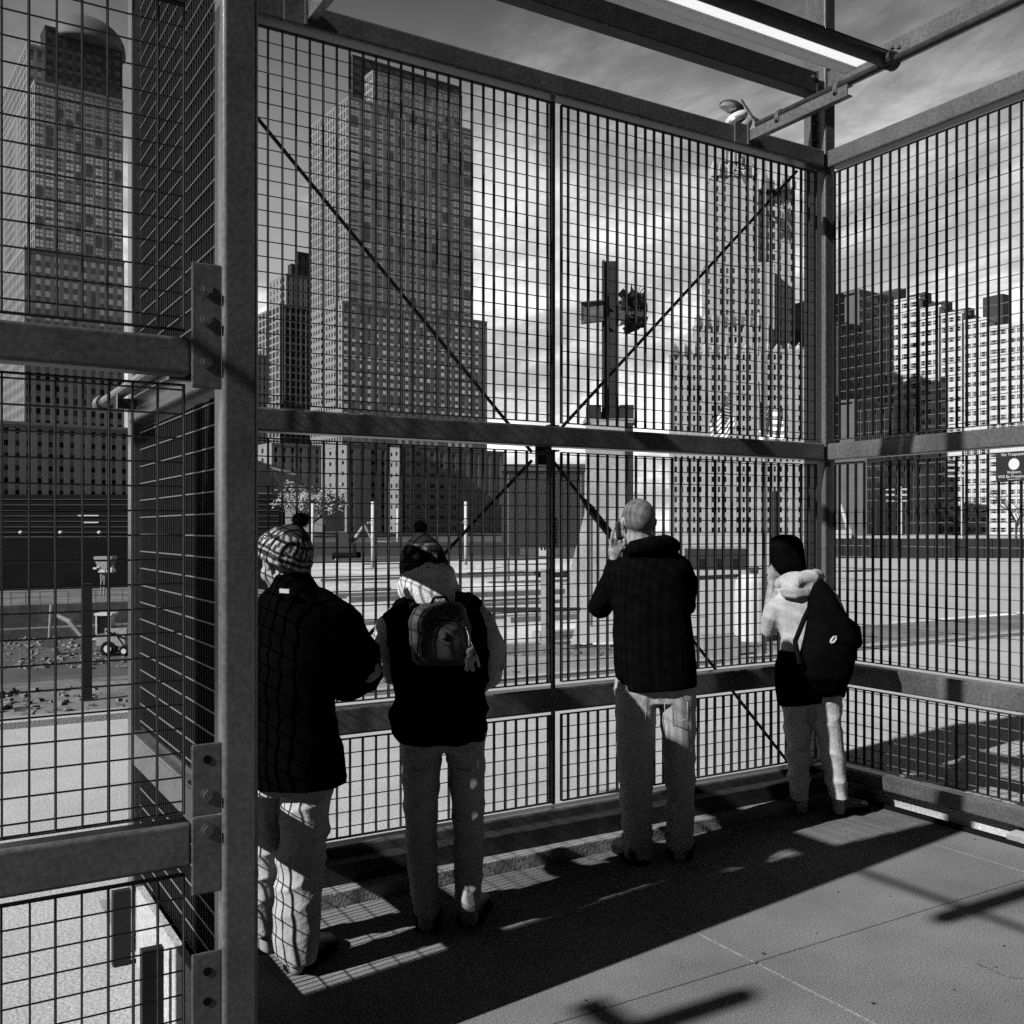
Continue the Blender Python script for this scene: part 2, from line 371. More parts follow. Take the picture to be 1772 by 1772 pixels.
rt = (radians(90), 0, radians(-90)); ym = (sy0+sy1)/2; xo = sx_-.0042
text('No Trespassing', .0225, (xo, ym, sz1-.015), rt, 'lettering', whitem, sg, ORG[sg.name])
text('Violators', .021, (xo, ym, sz0+.048), rt, 'lettering', whitem, sg, ORG[sg.name])
text('Will Be Prosecuted', .0225, (xo, ym, sz0+.026), rt, 'lettering', whitem, sg, ORG[sg.name])
mb = MB(); mb.tube([(sx_-.0031, ym, (sz0+sz1)/2+.012), (sx_-.0046, ym, (sz0+sz1)/2+.012)], .030, 32); mb.build('disc', whitem, sg)
mb = MB(); mb.box(xo-.0006, xo+.0006, ym-.035, ym+.035, sz0+.0105, sz0+.0125); mb.build('underline', whitem, sg)

# ---- deck floor: separate slabs with recessed joints
jx = [-3.0, -1.0, 0.86, 2.77, 4.62, 4.955]; jy = [-2.5, -.6, 1.0, 2.79, 4.143]
dk = MB(); dk.box(.86, 4.955, -2.5, 4.143, -.20, -.012); dk.box(-3.0, .858, -2.5, 2.79, -.20, -.0125); deck = tag(dk.build('deck', blackm), kind='structure')
for i in range(len(jx)-1):
    for j in range(len(jy)-1):
        if i < 2 and j == 3: continue
        g = .0032; mb = MB(); mb.box(jx[i]+g, jx[i+1]-g, jy[j]+g, jy[j+1]-g, -.012, 0.0)
        bevel(mb.build('slab', deckm, deck), .0028, 2)
# small concrete lump on the deck at the right fence
lump = MB(); random.seed(4)
c_ = ground(1757, 1462); rings = []
for k, (s_, z_) in enumerate(((1.0, 0.0), (1.0, .045), (.92, .068), (.75, .073))):
    rings.append([Vector((c_.x + .10 + (.11*s_)*cu_ + R.uniform(-.006, .006), c_.y - .13 + (.17*s_)*cv_ + R.uniform(-.006, .006), z_ + R.uniform(-.004, .004)*(k > 0))) for cu_, cv_ in
                  [(-1,-1),(-.4,-1),(.3,-1),(1,-1),(1,-.3),(1,.4),(1,1),(.3,1),(-.4,1),(-1,1),(-1,.3),(-1,-.4)]])
lump.ring_loft(rings); lo = lump.build('concrete_block', kerbm); top(lo, 'small rough concrete block on the deck at the foot of the right fence', 'block')
# kerbs under the fences
kb = MB(); kb.box(0.70, 4.955, 4.145, 4.58, -.2, .066); o_ = bevel(kb.build('kerb', kerbm), .006); top(o_, 'low concrete kerb under the long fence', 'kerb')
mb = MB(); mb.box(0.91, 4.93, 4.215, 4.30, .066, .158); o_ = bevel(mb.build('toe_board', darksteel), .004); top(o_, 'dark steel toe board along the foot of the long fence', 'toe board')
kb = MB(); kb.box(5.065, 5.40, -1.2, 4.6, -.2, .088); o_ = kb.build('kerb', concm); top(o_, 'white sunlit concrete kerb just outside the right fence', 'kerb')
mb = MB(); mb.box(4.957, 4.985, 0.3, 4.143, -.15, .022); o_ = mb.build('threshold_angle', blackm); top(o_, 'black steel angle at the deck edge under the right fence', 'steel angle')

crm = mat('crack_shadow', 0.03, 1.0)  # dark tone of the deck crack and the loose grit
def crack(pts, w, label):
    mb = MB(); rr = random.Random(len(pts)); P = []
    for (a, b) in zip(pts[:-1], pts[1:]):
        for k in range(14): t = k/14; P.append(Vector((a[0]+(b[0]-a[0])*t + rr.uniform(-.006, .006), a[1]+(b[1]-a[1])*t + rr.uniform(-.006, .006), .004)))
    for p, q in zip(P[:-1], P[1:]):
        n = (q-p).cross(Vector((0, 0, 1))).normalized()*w*rr.uniform(.5, 1.2); mb.add([p-n, q-n, q+n, p+n], [(0, 1, 2, 3)])
    o = mb.build('crack', crm, deck); return o
c1p, c2p, c3p = ground(1690, 1668), ground(1735, 1690), ground(1772, 1712)
crack([(c1p.x, c1p.y), (c2p.x, c2p.y), (c3p.x+.1, c3p.y)], .0012, '')

# small dark spots, grit and litter on the deck
mb = MB(); rs = random.Random(12)
for k in range(46):
    if k < 22: p = ground(rs.uniform(900, 1760), rs.uniform(1480, 1765))
    else: p = Vector((rs.uniform(1.3, 4.9), 4.13 - abs(rs.gauss(0, .05)), 0)) if k % 2 else Vector((4.92 - abs(rs.gauss(0, .05)), rs.uniform(1.8, 4.1), 0))
    if p.x > 4.93 or p.y > 4.14: continue
    r_1 = rs.uniform(.003, .009); n_ = 9; mb.add([(p.x, p.y, .0062)] + [(p.x + r_1*rs.uniform(.6, 1.2)*cos(2*pi*i/n_), p.y + r_1*rs.uniform(.6, 1.2)*sin(2*pi*i/n_), .0042) for i in range(n_)], [(0, i+1, (i+1) % n_+1) for i in range(n_)])
tag(mb.build('grit', crm), kind='stuff')

# ================================================================== PEOPLE
skin = mat('skin', 0.42, 0.55, 0, 0.08, 18, 0.15, 150)
skinb = mat('skin_shaved_scalp', 0.19, 0.8, 0, 0.35, 22, 0.3, 300, speck=.35, sscale=500)
hairm = mat('dark_hair', 0.02, 0.6, 0, .4, 60, .6, 300)
coatm = mat('black_puffer_nylon', 0.0035, 0.8, 0, 0.3, 8, 0.25, 35, spec=0.0)
woolm = mat('black_fleece', 0.006, 0.95, 0, 0.3, 12, 0.3, 120, spec=0.0)
khakim = mat('khaki_cotton', 0.56, 0.9, 0, 0.08, 6, 0.35, 60)
khakid = mat('stone_cotton', 0.50, 0.9, 0, 0.10, 6, 0.35, 60)
palem = mat('pale_cotton', 0.72, 0.9, 0, 0.06, 7, 0.35, 60)
jackm = mat('pale_grey_jacket', 0.66, 0.85, 0, 0.08, 8, 0.4, 45)
hoodm = mat('cream_hood_fleece', 0.95, 0.95, 0, 0.06, 25, 0.5, 90)
shoem = mat('black_leather', 0.018, 0.4, 0, 0.3, 20, .2, 80)
strapm = mat('black_webbing', 0.006, 0.9, spec=.05)
packm = mat('dark_patterned_pack_nylon', 0.045, 0.6, 0, 0.75, 9, 0.3, 40, detail=3)
packd = mat('dark_pack_panel', 0.03, 0.55, 0, 0.5, 14, .3, 60)
plushm = mat('pale_plush', 0.6, 1.0, 0, 0.1, 60, 0.6, 300)

def knit(name, lo, hi, bands):
    m = bpy.data.materials.new(name); m.use_nodes = True; t = m.node_tree; b = t.nodes['Principled BSDF']; n = t.nodes.new; l = t.links.new
    b.inputs['Roughness'].default_value = 1; b.inputs['Specular IOR Level'].default_value = .1
    at_ = n('ShaderNodeAttribute'); at_.attribute_name = 'knit'
    c = n('ShaderNodeCombineColor')
    r = n('ShaderNodeMapRange'); l(at_.outputs['Fac'], r.inputs['Value']); r.inputs['To Min'].default_value = lo; r.inputs['To Max'].default_value = hi
    for i in range(3): l(r.outputs[0], c.inputs[i])
    l(c.outputs[0], b.inputs['Base Color']); tcn = n('ShaderNodeTexCoord'); q = n('ShaderNodeTexNoise'); l(tcn.outputs['Object'], q.inputs['Vector']); q.inputs['Scale'].default_value = 260
    bp = n('ShaderNodeBump'); bp.inputs['Strength'].default_value = .6; bp.inputs['Distance'].default_value = .004; l(q.outputs['Fac'], bp.inputs['Height']); l(bp.outputs[0], b.inputs['Normal'])
    return m

def solidify(mb, voxel, smooth=4, name='m'):
    me = mb.mesh(name, MATS['skin']); o = bpy.data.objects.new(name, me); COL.objects.link(o)
    r = o.modifiers.new('r', 'REMESH'); r.mode = 'VOXEL'; r.voxel_size = voxel
    if smooth:
        sm = o.modifiers.new('s', 'SMOOTH'); sm.factor = 0.5; sm.iterations = smooth
    bpy.context.view_layer.update()
    dg = bpy.context.evaluated_depsgraph_get()
    res = bpy.data.meshes.new_from_object(o.evaluated_get(dg))
    bpy.data.objects.remove(o); bpy.data.meshes.remove(me)
    return res
def arr(me):
    a = np.empty(len(me.vertices)*3); me.vertices.foreach_get('co', a); return a.reshape(-1, 3)
def nrm(me):
    a = np.empty(len(me.vertices)*3); me.vertices.foreach_get('normal', a); return a.reshape(-1, 3)
def setc(me, a):
    me.vertices.foreach_set('co', a.ravel()); me.update()
def folds(me, amp, freq, dirs, seed=0, warp=0.35, sharp=1.0, mask=None):
    """cloth folds: ridged waves along given directions, warped, pushed along the normal"""
    a = arr(me); n = nrm(me); rr = np.random.RandomState(seed); d = np.zeros(len(a))
    for (dx, dy, dz, f, w) in dirs:
        k = np.array([dx, dy, dz], float); k /= np.linalg.norm(k)
        ph = a @ k * f * 2*np.pi
        for j in range(3):
            q = rr.randn(3); q /= np.linalg.norm(q); ph += warp * np.sin(a @ q * (freq*(j+1)) + rr.rand()*6.28) * (3.2 / (j+1))
        env = 0.5 + 0.5*np.sin(a @ (rr.randn(3)*3.1) + rr.rand()*6.28)
        d += w * env * (1 - np.abs(np.sin(ph/2))**sharp*2)
    if mask is not None: d *= mask(a)
    setc(me, a + n * (amp * d)[:, None])
def ring(c, rx, ry, n=20, ang=0.0, tilt=0.0, p=2.3, sl=0.0):
    """superellipse ring; rx across picture, ry in depth (camera frame)"""
    out = []
    for k in range(n):
        t = 2*pi*k/n; ct, st = cos(t), sin(t)
        x = abs(ct)**(2/p)*(1 if ct > 0 else -1)*rx; y = abs(st)**(2/p)*(1 if st > 0 else -1)*ry
        xx = x*cos(ang) - y*sin(ang); yy = x*sin(ang) + y*cos(ang)
        out.append(c + RV*xx + VV*yy + Vector((0, 0, tilt*xx + sl*yy)))
    return out
def loft_px(mb, d, rows, n=24, p=2.3):
    """rows: (y, xl, xr, half depth, depth offset[, tilt])"""
    rings = []
    for r in rows:
        y, xl, xr, hd, do = r[:5]; tl = r[5] if len(r) > 5 else 0.0
        c = at((xl+xr)/2, y, d+do); rx = (xr-xl)/2*(d+do)/FPX
        rings.append(ring(c, rx, hd, n, 0, tl, p))
    mb.ring_loft(rings); return mb
def tube_px(mb, d, rows, n=14, round_=True):
    if round_ and rows[0][3] > 8:
        for (x, y, do, r) in (rows[0], rows[-1]): mb.ell(at(x, y, d+do), (r*(d+do)/FPX*.98,)*3, 14, 10)
    """rows: (x, y, depth offset, radius px)"""
    mb.tube([at(x, y, d+do) for x, y, do, r in rows], [r*(d+do)/FPX for x, y, do, r in rows], n); return mb
def finish(me, name, m, parent, smooth=True):
    me.materials.clear(); me.materials.append(m); o0 = ORG[parent.name] if parent is not None and parent.name in ORG else Vector((0, 0, 0))
    me.transform(Matrix.Translation(-o0)); me.polygons.foreach_set('use_smooth', [smooth]*len(me.polygons)); me.update(); me.name = name
    return put(name, me, parent)
def finger(mb, p0, p1, p2, p3, r=0.0085):
    mb.tube([p0, p1, p2, p3], [r*1.08, r, r*.94, r*.72], 8); mb.ell(p3, (r*.74,)*3, 8, 6)
def head(mb, c, s, fwd, up=Vector((0, 0, 1))):
    """skull, face, ears and neck root. c: centre, s: scale (1 = 0.235 m tall), fwd: where the face looks"""
    fwd = fwd.normalized(); rt = fwd.cross(up).normalized(); up2 = rt.cross(fwd).normalized()
    M = Matrix((rt, fwd, up2)).transposed()
    def P(x, y, z): return c + (rt*x + fwd*y + up2*z)*s
    def E_(x, y, z, a, b, e): mb.ell(P(x, y, z), (a*s, b*s, e*s), 16, 12, M)
    E_(0, -.012, .030, .076, .096, .088); E_(0, .020, -.030, .062, .072, .078); E_(0, .045, -.085, .034, .036, .026)
    E_(0, .072, .028, .050, .018, .012)                                         # brow
    E_(.026, .073, .004, .012, .010, .009); E_(-.026, .073, .004, .012, .010, .009)  # eyes
    mb.tube([P(0, .086, .022), P(0, .100, -.018), P(0, .106, -.030)], [.007*s, .011*s, .012*s], 8)  # nose
    E_(0, .086, -.056, .024, .010, .006); E_(0, .084, -.067, .020, .011, .007)     # lips
    for sg_ in (-1, 1):
        E_(sg_*.046, .045, -.040, .020, .026, .030)
        E_(sg_*.078, -.010, -.004, .009, .019, .033); E_(sg_*.086, -.020, .008, .006, .013, .022)
def body_base(mb, d, f):
    """legs and trunk under the clothing: f gives joints in picture space"""
    for leg in f['legs']: tube_px(mb, d, leg)
    loft_px(mb, d, f['trunk'])
def shoe(d, x, y, ln, wd, yaw, parent, m=None, label=None):
    """shoe with sole; heel at the picture position (x, y), pointing at yaw in the camera frame (0 = away)"""
    h = ground(x, y); f = VV*cos(yaw) + RV*sin(yaw); r = f.cross(Vector((0, 0, 1))).normalized()
    mb = MB(); rings = []
    for t, w, z in ((-.06, .55, .055), (-.02, .92, .085), (.10, 1.0, .095), (.30, .96, .085), (.52, .92, .066), (.75, 1.05, .050), (.93, .82, .040), (1.03, .40, .028)):
        cpt = h + f*(t*ln)
        rings.append([cpt + r*(wd/2*w*cos(2*pi*k/14)) + Vector((0, 0, .016 + z*.5 + z*.5*sin(2*pi*k/14))) for k in range(14)])
    mb.ring_loft(rings); mb.tube([h + f*(.10*ln) + Vector((0, 0, .07)), h + f*(.10*ln) + Vector((0, 0, .14))], [wd*.42, wd*.38], 14)
    me = solidify(mb, .0065, 3); o = finish(me, 'shoe', m or shoem, parent)
    sb = MB(); pts = []
    for t, w in ((-.09, .0), (-.07, .55), (0, .98), (.2, 1.0), (.5, .95), (.75, 1.1), (.95, .85), (1.06, .35)): pts.append((t, w))
    outl = [h + f*(t*ln) + r*(wd/2*w*1.06) for t, w in pts] + [h + f*(t*ln) - r*(wd/2*w*1.06) for t, w in pts[::-1]]
    n_ = len(outl); z0, z1 = .002, .022
    sb.add([(p.x, p.y, z0) for p in outl] + [(p.x, p.y, z1) for p in outl], [tuple(range(n_)), tuple(range(n_, 2*n_))[::-1]] + [(i, n_+i, n_+(i+1) % n_, (i+1) % n_) for i in range(n_)])
    sb.build('sole', blackm, o, origin=ORG[parent.name])
    return o
def person(label, d, x, y):
    g = ground(x, y)
    return g
PVOX = 0.0085

# ---------------- body meshes: one continuous surface each; clothes are its children
def make_person(name_label, d, foot, build_body, mt=None):
    mb = MB(); build_body(mb)
    me = solidify(mb, 0.0062, 2)
    g = ground(*foot); me.transform(Matrix.Translation(-g)); me.materials.clear(); me.materials.append(mt or skin)
    me.polygons.foreach_set('use_smooth', [True]*len(me.polygons)); me.update(); me.name = 'person'
    o = put('person', me, None, g); ORG[o.name] = g.copy()
    tag(o, name_label, 'person'); return o

def simple_hand(mb, w, dirv, side, curl, s=1.0, spread=.012):
    """palm from the wrist w along dirv with five fingers; side: thumb side; curl: direction the fingers bend towards"""
    dv = dirv.normalized(); sv = (side - dv*side.dot(dv)).normalized(); cv = dv.cross(sv).normalized()
    if cv.dot(curl) < 0: cv = -cv
    M = Matrix((sv, cv, dv)).transposed()
    mb.ell(w + dv*.045*s, (.040*s, .016*s, .052*s), 14, 10, M); mb.tube([w - dv*.03*s, w + dv*.02*s], [.026*s, .028*s], 10)
    for k, ln in enumerate((.072, .080, .074, .058)):
        off = sv*((.030 - k*.0195)*s); b0 = w + dv*(.082 - .004*abs(k-1))*s + off
        b1 = b0 + (dv*.9 + cv*.35 + sv*(.10 - k*.06))*ln*.42*s; b2 = b1 + (dv*.65 + cv*.75)*ln*.32*s; b3 = b2 + (dv*.25 + cv*.95)*ln*.26*s
        finger(mb, b0, b1, b2, b3, .0086*s)
    t0 = w + dv*.025*s + sv*.030*s; t1 = t0 + (dv*.5 + sv*.7 + cv*.35)*.034*s; t2 = t1 + (dv*.8 + sv*.25 + cv*.45)*.028*s; t3 = t2 + (dv*.85 + cv*.5)*.020*s
    finger(mb, t0, t1, t2, t3, .0098*s)

# ================= visitor 1: long black puffer coat, striped bobble hat, leftmost
D1 = 3.72
def b1(mb):
    hc = at(489, 972, D1 + .02)
    head(mb, hc, .98, (VV*.62 - RV*.78 + Vector((0, 0, -.12))))
    tube_px(mb, D1, [(508, 1040, -.01, 28), (498, 1005, .0, 26), (492, 985, .01, 26)])
    loft_px(mb, D1, [(1330, 440, 575, .10, 0), (1250, 440, 565, .10, 0), (1130, 445, 580, .10, 0), (1060, 450, 585, .09, 0), (1030, 475, 545, .07, 0)])
    tube_px(mb, D1, [(520, 1330, 0, 36), (517, 1500, .01, 25), (512, 1640, 0, 17), (512, 1672, 0, 15)])
    tube_px(mb, D1, [(470, 1330, .08, 36), (468, 1490, .12, 24), (462, 1610, .2, 17), (462, 1640, .2, 15)])
    tube_px(mb, D1, [(585, 1065, 0, 26), (640, 1165, .02, 22), (625, 1185, .15, 18), (612, 1188, .26, 13)])
    simple_hand(mb, at(612, 1188, D1+.26), VV*.8 - RV*.6, Vector((0, 0, 1)), -RV)
    tube_px(mb, D1, [(465, 1065, 0, 26), (432, 1160, .05, 22), (445, 1185, .18, 17), (455, 1188, .26, 13)])
    simple_hand(mb, at(455, 1188, D1+.26), VV*.8 + RV*.6, Vector((0, 0, 1)), RV)
p1o = make_person('person in a long black puffer coat and striped bobble hat, leftmost at the fence', D1, (505, 1672), b1)
def coat(d, torso, sleeves, m, parent, fold=(), seed=1, vox=PVOX, extra=None, smooth=3, name='coat'):
    mb = MB(); loft_px(mb, d, torso)
    for s_ in sleeves: tube_px(mb, d, s_)
    if extra: extra(mb)
    me = solidify(mb, vox, smooth)
    for fo in fold: folds(me, **fo)
    return finish(me, name, m, parent)
coat(D1, [(1356, 436, 600, .15, 0), (1320, 434, 598, .165, 0), (1240, 434, 580, .155, 0), (1180, 430, 582, .155, 0), (1110, 428, 600, .15, 0), (1065, 438, 596, .14, 0),
          (1035, 455, 570, .12, 0), (1010, 472, 548, .10, 0), (992, 478, 535, .085, .01)],
     [[(548, 1056, 0, 44), (590, 1092, 0, 48), (621, 1140, .01, 42), (626, 1168, .07, 38), (604, 1184, .18, 29), (590, 1188, .25, 25)],
      [(480, 1050, 0, 38), (445, 1090, 0, 40), (425, 1150, .02, 36), (438, 1180, .12, 32), (455, 1188, .24, 26)]],
     coatm, p1o, [dict(amp=.008, freq=9, dirs=[(.2, 0, 1, 8, 1)], seed=3, warp=.22, sharp=.6), dict(amp=.004, freq=22, dirs=[(.6, .2, .5, 14, 1), (-.5, .2, .7, 11, .8)], seed=5)])
# collar label
mb = MB(); c_ = at(493, 1023, D1-.155); mb.add([c_ + RV*-.020 + Vector((0,0,-.006)), c_ + RV*.014 + Vector((0,0,-.008)), c_ + RV*.014 + Vector((0,0,.006)), c_ + RV*-.020 + Vector((0,0,.009)),
     c_ + RV*-.020 + VV*.02 + Vector((0,0,-.006)), c_ + RV*.014 + VV*.02 + Vector((0,0,-.008)), c_ + RV*.014 + VV*.02 + Vector((0,0,.006)), c_ + RV*-.020 + VV*.02 + Vector((0,0,.009))],
     [(0,1,2,3),(7,6,5,4),(0,4,5,1),(1,5,6,2),(2,6,7,3),(3,7,4,0)]); mb.build('collar_label', whitem, p1o)
def trousers(d, legs, hip, m, parent, folds_, vox=.0075):
    mb = MB()
    if hip: loft_px(mb, d, hip)
    for lg in legs: loft_px(mb, d, lg, 20, 2.1)
    me = solidify(mb, vox, 2)
    for fo in folds_: folds(me, **fo)
    return finish(me, 'trousers', m, parent)
def kneefold(seed, amp=.006): return [dict(amp=amp, freq=14, dirs=[(.35, .2, 1, 7.5, 1), (-.5, .1, 1, 9.5, .8)], seed=seed, warp=.30, sharp=.7), dict(amp=amp*.35, freq=30, dirs=[(1, .2, .3, 12, 1)], seed=seed+1)]
trousers(D1, [[(1340, 484, 578, .10, 0), (1420, 484, 572, .10, 0), (1500, 478, 562, .095, 0), (1570, 473, 556, .085, 0), (1620, 471, 554, .08, 0), (1648, 474, 550, .075, 0), (1662, 490, 548, .07, 0)],
              [(1340, 440, 510, .10, .09), (1430, 438, 500, .10, .12), (1500, 434, 492, .09, .15), (1570, 430, 485, .08, .19), (1612, 432, 482, .07, .2)]],
         [(1330, 442, 580, .12, .03), (1370, 442, 578, .12, .03)], khakim, p1o, kneefold(11, .008))
shoe(D1, 512, 1682, .26, .105, radians(18), p1o); shoe(D1, 462, 1640, .26, .10, radians(-10), p1o)
# knitted hat: lofted cap, ribbed, with colour stored per vertex
def hat(parent, c, rx, ry, h, axis, lean, pat, m, pom, flat=.0, name='hat'):
    ax = axis.normalized(); fw = (VV - ax*VV.dot(ax)).normalized(); rt = ax.cross(fw).normalized(); n, L_ = 96, 46
    mb = MB(); rings = []; vals = []
    for k in range(L_):
        t = k/(L_-1); prof = (1.03 if t < .26 else 1.0)*(max(0.0, cos(max(0, (t-.18)/.82)*pi/2))**.62 if t > .18 else 1.0)
        prof = max(prof, .05)
        rg = []
        for i in range(n):
            th = 2*pi*i/n; rib = 1 + .012*sin(th*32)*(1 if t > .05 else .3) + R.uniform(-.004, .004)
            rg.append(c + ax*(h*t*(1-.0*t)) + (rt*cos(th)*rx + fw*sin(th)*ry)*prof*rib + lean*(t*t)); vals.append(pat(t, th))
        rings.append(rg)
    mb.ring_loft(rings); o = mb.build(name, m, parent, smooth=True)
    at_ = o.data.attributes.new('knit', 'FLOAT', 'POINT'); at_.data.foreach_set('value', vals)
    pm = MB(); pc = c + ax*h + lean + ax*pom*.5
    pm.ell(pc, (pom*.72,)*3, 14, 10)
    for k in range(520):
        q = Vector((R.gauss(0, 1), R.gauss(0, 1), R.gauss(0, 1))).normalized(); q2 = q.orthogonal().normalized()*.003
        a0 = pc + q*pom*.6; a1 = pc + (q + Vector((R.uniform(-.2, .2),)*3))*pom*R.uniform(.9, 1.12)
        k0 = len(pm.v); pm.v += [tuple(a0-q2), tuple(a0+q2), tuple(a1)]; pm.f.append((k0, k0+1, k0+2))
    pm.build('bobble', woolm, o, origin=ORG[parent.name]); return o
def pat1(t, th):
    j = .012*sin(th*7)
    t += j
    if t < .05: return .15
    if t < .12: return 1.0 if int(th*9) % 3 else .25
    if t < .20: return .05
    if t < .27: return .85 if (int(th*14) % 2) else .5
    if t < .33: return .05
    if t < .55: return 1.0 if (sin(th*26 + t*10) > .25) else .06
    if t < .62: return .04
    if t < .74: return .9 if sin(th*18 - t*20) > .1 else .1
    return .05
k1 = knit('striped_knit', 0.006, 0.27, 0)
axh = (Vector((0, 0, 1)) + RV*.42 - VV*.05)
hat(p1o, at(486, 972, D1+.01), .108, .122, .150, axh, RV*.010, pat1, k1, .036)

# ================= visitor 2: black padded waistcoat, pale hood and sleeves, flower pattern bobble hat
D2 = 4.13
def b2(mb):
    head(mb, at(735, 968, D2 + .07), .90, VV + RV*.05 + Vector((0, 0, -.1)))
    tube_px(mb, D2, [(742, 1040, .0, 24), (737, 1000, .05, 23), (735, 970, .07, 23)])
    loft_px(mb, D2, [(1290, 695, 835, .10, 0), (1200, 700, 825, .10, 0), (1100, 690, 825, .10, 0), (1055, 690, 815, .09, 0), (1030, 715, 775, .07, 0)])
    tube_px(mb, D2, [(727, 1290, 0, 33), (729, 1440, .0, 24), (738, 1570, 0, 16), (738, 1600, 0, 15)])
    tube_px(mb, D2, [(806, 1290, 0, 33), (810, 1440, .0, 24), (812, 1560, 0, 16), (812, 1590, 0, 15)])
    tube_px(mb, D2, [(690, 1065, 0, 22), (664, 1130, .0, 19), (690, 1175, .16, 15), (700, 1180, .24, 12)])
    simple_hand(mb, at(700, 1180, D2+.24), VV + RV*.5, Vector((0, 0, 1)), RV)
    tube_px(mb, D2, [(825, 1065, 0, 22), (858, 1150, .02, 19), (835, 1185, .18, 14), (815, 1190, .26, 12)])
    simple_hand(mb, at(815, 1190, D2+.26), VV - RV*.5, Vector((0, 0, 1)), -RV)
p2o = make_person('person in black padded waistcoat with pale sleeves and flowered bobble hat, second from left', D2, (772, 1600), b2)
coat(D2, [(1284, 690, 838, .12, 0), (1262, 676, 846, .135, 0), (1235, 672, 845, .14, 0), (1200, 684, 843, .14, 0), (1150, 676, 848, .145, 0), (1100, 668, 849, .145, 0),
          (1062, 662, 842, .135, 0), (1040, 688, 820, .12, 0), (1022, 705, 800, .09, 0)],
     [[(702, 1060, 0, 28), (683, 1082, 0, 23)], [(806, 1052, 0, 30), (826, 1080, 0, 24)]],
     coatm, p2o, [dict(amp=.007, freq=8, dirs=[(.1, 0, 1, 9, 1)], seed=8, warp=.15, sharp=.6), dict(amp=.005, freq=20, dirs=[(.6, .2, .5, 13, 1)], seed=9)], name='waistcoat')
for rows_, sd_ in (([(672, 1080, .0, 20), (660, 1110, .0, 19), (659, 1140, .03, 20), (672, 1165, .10, 18), (692, 1178, .20, 15)], 21),
                   ([(838, 1075, .0, 20), (853, 1110, .0, 20), (856, 1150, .02, 20), (848, 1175, .08, 18), (822, 1188, .22, 15)], 25)):
    mb = MB(); tube_px(mb, D2, rows_); me = solidify(mb, .008, 2); folds(me, .006, 18, [(.6, .2, 1, 9, 1)], sd_, .3); finish(me, 'sleeve', jackm, p2o)
mb = MB()                                                           # hood lying on the shoulders
tube_px(mb, D2, [(704, 1026, -.02, 16), (712, 1000, -.06, 19), (742, 990, -.10, 20), (772, 998, -.06, 19), (784, 1022, -.02, 15)])
loft_px(mb, D2, [(1048, 708, 785, .04, -.10), (1030, 696, 792, .06, -.09), (1008, 700, 788, .065, -.08), (988, 712, 778, .055, -.05), (976, 722, 768, .045, -.02)])
me = solidify(mb, .008, 4); folds(me, .010, 16, [(.9, .2, .3, 6, 1), (.3, .2, 1, 6, .8)], 31, .4, .8); finish(me, 'hood', hoodm, p2o)
trousers(D2, [[(1270, 690, 768, .10, 0), (1330, 694, 764, .10, 0), (1420, 700, 757, .09, 0), (1480, 702, 758, .085, 0), (1550, 712, 760, .08, 0), (1578, 716, 762, .078, 0)],
              [(1270, 766, 842, .10, 0), (1330, 774, 840, .10, 0), (1420, 782, 839, .09, 0), (1480, 784, 838, .085, 0), (1550, 786, 834, .08, 0), (1570, 788, 832, .078, 0)]],
         [(1255, 690, 842, .11, 0), (1296, 691, 842, .11, 0)], khakid, p2o, kneefold(41, .005))
shoe(D2, 742, 1610, .25, .105, radians(-6), p2o); shoe(D2, 812, 1600, .25, .105, radians(10), p2o)
def pat2(t, th):
    if .20 < t < .24 or .66 < t < .70: return .5 if int(th*12) % 2 else .1
    for (t0, ph, nn, am) in ((.40, 0, 7, .9), (.58, .45, 7, .55), (.10, .3, 9, .4)):
        u = ((th + ph)*nn/(2*pi)) % 1 - .5; v = (t - t0)*3.0; rr_ = sqrt((u*1.7)**2 + v*v*1.9)
        aa = atan2(v, u*1.3)
        if rr_ < .33 and abs(cos(aa*3)) > .55 + rr_*.8: return am
    return .03
k2 = knit('flower_knit', 0.005, 0.22, 0)
hat(p2o, at(734, 990, D2+.055), .098, .116, .172, Vector((0, 0, 1)) - RV*.05, -RV*.006, pat2, k2, .032)
# backpack on visitor 2 with charms
bc = at(763, 1100, D2-.22)
bp = empty('backpack', tuple(at(765, 1152, D2-.2)), 0, 'dark patterned backpack worn by the visitor in the padded waistcoat', 'backpack')
mb = MB(); loft_px(mb, D2, [(1152, 722, 812, .05, -.19), (1140, 714, 818, .075, -.20), (1110, 706, 818, .085, -.20), (1075, 708, 814, .08, -.20), (1052, 716, 806, .065, -.19), (1043, 728, 796, .04, -.18)], 28, 3.0)
me = solidify(mb, .007, 3); folds(me, .004, 18, [(1, .2, .4, 9, 1), (.2, .2, 1, 8, 1)], 51); bag = finish(me, 'bag_body', packm, bp)
mb = MB(); loft_px(mb, D2, [(1148, 738, 800, .03, -.28), (1138, 728, 806, .045, -.285), (1112, 724, 806, .05, -.285), (1088, 728, 800, .045, -.28), (1076, 738, 790, .03, -.275)], 24, 2.6)
me = solidify(mb, .006, 3); fp = finish(me, 'front_pocket', packd, bp)
mb = MB(); tube_px(mb, D2, [(722, 1135, -.30, 1.2), (724, 1105, -.335, 1.2), (738, 1078, -.33, 1.2), (765, 1068, -.33, 1.2), (792, 1074, -.33, 1.2), (806, 1096, -.31, 1.2)]); mb.build('zip', strapm, fp, origin=ORG[bp.name])
mb = MB(); mb.tube([at(766, 1098, D2-.332), at(766, 1098, D2-.345)], .016, 18); mb.build('badge', packm, fp, origin=ORG[bp.name])
